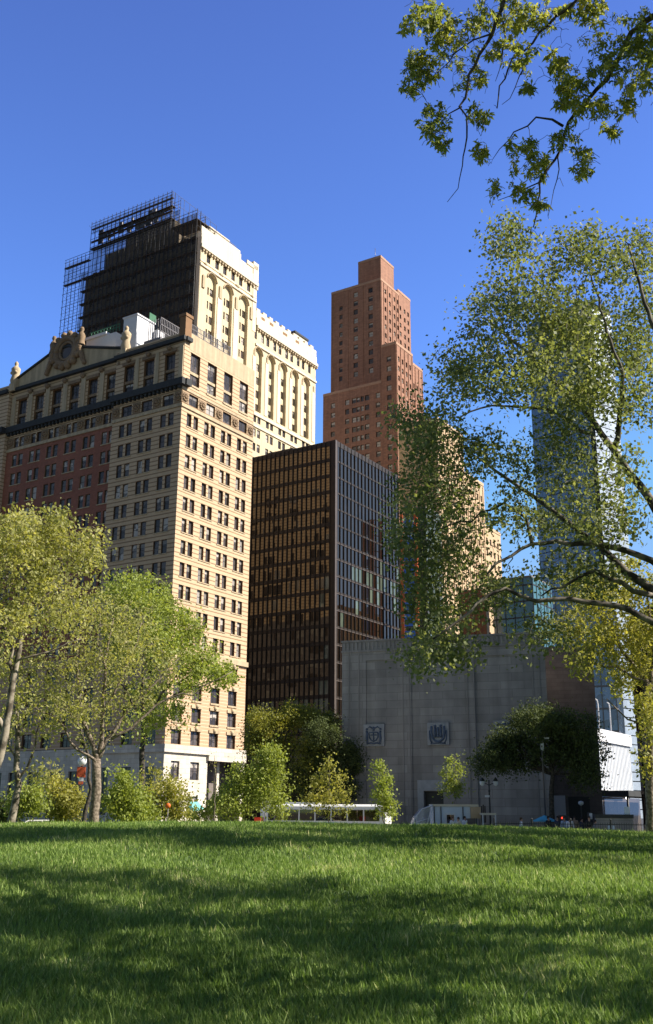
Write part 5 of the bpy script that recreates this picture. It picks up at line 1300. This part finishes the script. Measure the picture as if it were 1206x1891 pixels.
# plastic tent
tx,ty=at(755,79.6); Tt=thing('plastic_tent','clear plastic sheet tent stretched over white poles left of the kiosk','tent',(tx,ty,-.2))
m_plas=clearmat('clear_plastic',(.62,.66,.72),.42,.25)
prf=[(0,0),(.12,.7),(.5,1.6),(1.0,2.15),(1.8,2.42)]
b=MB()
for j in range(4):
    ya=.6*j; yb=.6*(j+1); rj=random.Random(j)
    for i in range(4):
        b.quad([(prf[i][0],ya,prf[i][1]),(prf[i+1][0],ya,prf[i+1][1]),(prf[i+1][0],yb,prf[i+1][1]+rj.uniform(-.05,.05)),(prf[i][0],yb,prf[i][1])],0,True)
b.quad([(p[0],0,p[1]) for p in prf]+[(1.8,0,0)],0); b.build('sheet',m_plas,Tt)
for k,pp_ in enumerate(([(1.1,-.05,0),(1.7,-.05,2.35)],[(.3,-.05,1.1),(1.5,-.05,1.5)],[(.55,-.05,0),(.6,-.05,1.75)],[(0,-.05,0),(.5,-.05,1.6),(1.0,-.05,2.15),(1.8,-.05,2.42)])):
    b=MB(); b.tube(pp_,.04,6); b.build('pole',m_whitem,Tt)
b=MB(); b.box(.5,-.3,.3,.85,-.05,1.15); b.build('storage_bin',m_palebl,Tt)
# small white stall right of the kiosk
sx,sy=at(890,79); T=thing('market_stall','small white-topped stall beside the twin-lantern lamp','stall',(sx,sy,-.2))
b=MB(); b.box(0,0,1.75,1.05,1.2,1.9); b.build('roof',m_creamw,T)
for xx in (.02,.95):
    b=MB(); b.box(xx,0,0,xx+.08,.1,1.75); b.build('leg',m_whitem,T)
b=MB(); b.box(.1,.2,0,.95,1.1,1.1); b.build('counter',m_dkbr,T)
# signs
x,y=at(310,57); T=thing('road_sign','small round orange sign on a post by the pale olive bush','sign',(x,y,gz(x,y)-.05)); zc=P(310,1488,57).z-gz(x,y)+.05
b=MB(); b.tube([(0,0,0),(0,0,zc+.2)],.025,6); b.build('post',m_galv,T)
b=MB(); b.lathe([(0,-.02),(.14,-.02),(.14,.02),(0,.02)],n=14,T=Matrix.Translation((0,-.05,zc))@Matrix.Rotation(math.pi/2,4,'X')); b.build('plate',m_orange,T)
x,y=at(476,74); T=thing('newspaper_box','red newspaper box at the left end of the bus','box',(x,y,-.2))
b=MB(); b.box(-.2,-.2,.3,.2,.2,1.45); b.box(-.22,-.22,1.2,.22,.22,1.5); b.build('body',m_red2,T)
b=MB(); b.box(-.14,-.215,.85,.14,-.203,1.15); b.build('window',m_glass,T); b=MB(); b.box(-.12,-.12,0,.12,.12,.3); b.build('base',m_steel,T)
x,y=at(490,76); T=thing('notice_board','plain white notice board on a post left of the bus','sign',(x,y,-.2))
b=MB(); b.tube([(0,0,0),(0,0,2.6)],.04,6); b.build('post',m_galv,T); b=MB(); b.box(-.24,-.1,2.05,.24,-.05,2.6); b.build('panel',m_whitem,T)
# iron fence
x,y=at(912,68); x2,y2=at(1215,66); fl=math.hypot(x2-x,y2-y); T=thing('iron_fence','dark iron picket fence along the park edge at right','fence',(x,y,-.2),math.atan2(y2-y,x2-x))
b=MB()
for z in (.25,1.25): b.box(0,-.02,z,fl,.02,z+.04)
each(b,'rail',m_steel,T)
b=MB(); k=0
for i in range(int(fl/.14)): b.box(i*.14,-.01,.1,i*.14+.02,.01,1.38)
each(b,'picket',m_steel,T,gap=.01)
for i in range(int(fl/2.4)+1):
    b=MB(); b.box(i*2.4-.04,-.04,0,i*2.4+.04,.04,1.5); b.ball((i*2.4,0,1.55),.06,0,6); b.build('post',m_steel,T)
# stone ledge
x,y=at(1100,73); T=thing('stone_ledge','low grey stone ledge with a dark coping right of the pedestrian signal','wall',(x,y,-.2),R(-4))
b=MB(); b.box(0,0,0,2.4,.5,1.62); b.build('wall',m_vent,T); b=MB(); b.box(-.06,-.06,1.62,2.46,.56,1.86); b.build('coping',m_steel,T)
b=MB(); b.box(.7,-.03,.9,1.2,-.003,1.15); b.build('plaque',m_palebl,T)
b=MB(); b.box(1.9,.1,1.86,2.25,.16,2.35); b.build('panel',m_palebl,T)
# ================================================================== PEOPLE
def skin(name, verts, edges, rads, mat, parent, sub=1, root=0):
    me=bpy.data.meshes.new(name); me.from_pydata(verts,edges,[]); me.materials.append(mat); o=link(name,me,parent)
    md=o.modifiers.new('skin','SKIN'); md.use_smooth_shade=True
    for i,d in enumerate(me.skin_vertices[0].data): d.radius=(rads[i],rads[i]); d.use_root=(i==root)
    s=o.modifiers.new('sub','SUBSURF'); s.levels=sub; s.render_levels=sub
    return o
def person(label,px,d,face,shirt,legs,h=1.72,step=.12,arm=(.1,-.05),hair=None,bag=None):
    x,y=at(px,d); T=thing('person',label,'person',(x,y,gz(x,y)-.0),face); k=h/1.75
    S=lambda *p: tuple(v*k for v in p)
    J=dict(pel=(0,0,.95),wai=(0,0,1.1),che=(0,.01,1.3),nek=(0,.01,1.48),hd0=(0,-.01,1.57),hd1=(0,-.01,1.68),nos=(0,-.115,1.615))
    E_=[('pel','wai'),('wai','che'),('che','nek'),('nek','hd0'),('hd0','hd1'),('hd0','nos')]; Rd=dict(pel=.13,wai=.115,che=.135,nek=.055,hd0=.085,hd1=.075,nos=.016)
    for s,n_ in ((-1,'l'),(1,'r')):
        f=step*s
        J.update({n_+'sh':(s*.19,.01,1.41),n_+'el':(s*.25,.03+arm[0]*s*.6,1.13),n_+'wr':(s*.25,-.06+arm[0]*s,.89+max(0,arm[1])),n_+'pa':(s*.25,-.09+arm[0]*s,.81+max(0,arm[1])),
                  n_+'hi':(s*.09,0,.9),n_+'kn':(s*.1,-.03-f*.6,.5),n_+'an':(s*.1,.03-f,.09),n_+'to':(s*.11,-.14-f,.04)})
        Rd.update({n_+'sh':.07,n_+'el':.045,n_+'wr':.03,n_+'pa':.036,n_+'hi':.09,n_+'kn':.062,n_+'an':.042,n_+'to':.04})
        E_+= [('che',n_+'sh'),(n_+'sh',n_+'el'),(n_+'el',n_+'wr'),(n_+'wr',n_+'pa'),('pel',n_+'hi'),(n_+'hi',n_+'kn'),(n_+'kn',n_+'an'),(n_+'an',n_+'to')]
        pa=J[n_+'pa']
        for q,(dy,ln) in enumerate(((-.03,.07),(-.01,.085),(.012,.08),(.032,.06))):
            a,b2=n_+'f%d'%q,n_+'g%d'%q; J[a]=(pa[0],pa[1]+dy,pa[2]-.04-ln*.4); J[b2]=(pa[0]-s*.015,pa[1]+dy,pa[2]-.04-ln); Rd[a]=.009; Rd[b2]=.008; E_+=[(n_+'pa',a),(a,b2)]
        a,b2=n_+'ta',n_+'tb'; J[a]=(pa[0]-s*.02,pa[1]-.045,pa[2]-.005); J[b2]=(pa[0]-s*.025,pa[1]-.06,pa[2]-.04); Rd[a]=.011; Rd[b2]=.009; E_+=[(n_+'pa',a),(a,b2)]
    def sub_(names,extra,mat,nm,ov={}):
        ns=[n_ for n_ in J if n_ in names]; ix={n_:i for i,n_ in enumerate(ns)}
        return skin(nm,[S(*J[n_]) for n_ in ns],[(ix[a],ix[b]) for a,b in E_ if a in ix and b in ix],[ov.get(n_,Rd[n_]+extra)*k for n_ in ns],mat,T,1,0)
    sub_(set(J),0,m_skin,'body')
    sub_({'pel','wai','che','lsh','rsh','lel','rel','lwr','rwr'},.02,shirt,'shirt')
    sub_({'pel','lhi','rhi','lkn','rkn','lan','ran'},.018,legs,'trousers',{'pel':.135})
    b=MB(); b.ball(S(0,.015,1.685),.1*k,0,12,(.95,1.05,.85)); b.ball(S(0,.05,1.63),.085*k,0,10); b.build('hair',hair or m_hair,T)
    for s in (-1,1):
        b=MB(); b.box(*S(s*.11-.045,-.2-step*s,-.0),*S(s*.11+.045,.07-step*s,.075)); b.build('shoe',m_rubber,T)
        b=MB(); b.ball(S(s*.034,-.093,1.64),.011*k,0,6); b.build('eye',m_rubber,T)
    return T
navy=pbr('navy_cloth',(.025,.035,.08)); blk=pbr('black_cloth',(.015,.015,.017)); wht=pbr('white_cloth',(.75,.77,.82),var=.05); pbl=pbr('pale_blue_cloth',(.42,.50,.62)); tanc=pbr('tan_cloth',(.38,.26,.16)); den=pbr('denim',(.06,.09,.16)); grn=pbr('grey_cloth',(.20,.20,.21)); brh=pbr('brown_hair',(.10,.055,.03))
person('person in black standing left of centre under the blue umbrella',1012,76.5,R(30),blk,blk,1.7)
person('person in a dark navy jacket just right of the blue umbrella',1029,76,R(-40),navy,blk,1.72)
person('person in a pale blue shirt below the red traffic light',1041,75,R(10),pbl,den,1.68,hair=brh)
person('person in a white shirt among the group by the umbrella',1051,74.2,R(150),wht,den,1.66,hair=brh)
person('person in a tan top behind the white-shirted person',1060,77,R(-20),tanc,blk,1.72)
person('person in a navy jacket right of the white-shirted person',1073,75.5,R(60),navy,den,1.62)
person('person dressed all in black beneath the pedestrian signal',1087,73.2,R(-15),blk,blk,1.74)
person('person in light grey walking alone at the right of the signal',1098,72,R(100),grn,den,1.5,step=.2)
person('person in white walking alone left of the blue umbrella',962,74,R(80),wht,grn,1.62,step=.22,hair=brh)
person('person in a white top at the left of the three by the kiosk',836,78,R(20),wht,den,1.62,hair=brh)
person('person in a cream top in the middle of the three by the kiosk',846,77.4,R(-60),pbr('cream_cloth',(.7,.6,.45)),blk,1.6)
person('person in a white shirt near the kiosk doorway',858,78,R(40),wht,blk,1.66)

# ---- like things share a group
GR={'person':'people by the street beyond the lawn','bush':'bushes beyond the lawn crest','street_lamp':'street lamps beyond the lawn','parked_car':'cars parked behind the bushes','plane_tree':'plane trees round the lawn','oak_tree':'oak trees','young_tree':'young trees planted beyond the lawn','bare_sapling':'thin bare saplings'}
for o in C.objects:
    if o.parent is None and o.name.split('.')[0] in GR: o['group']=GR[o.name.split('.')[0]]
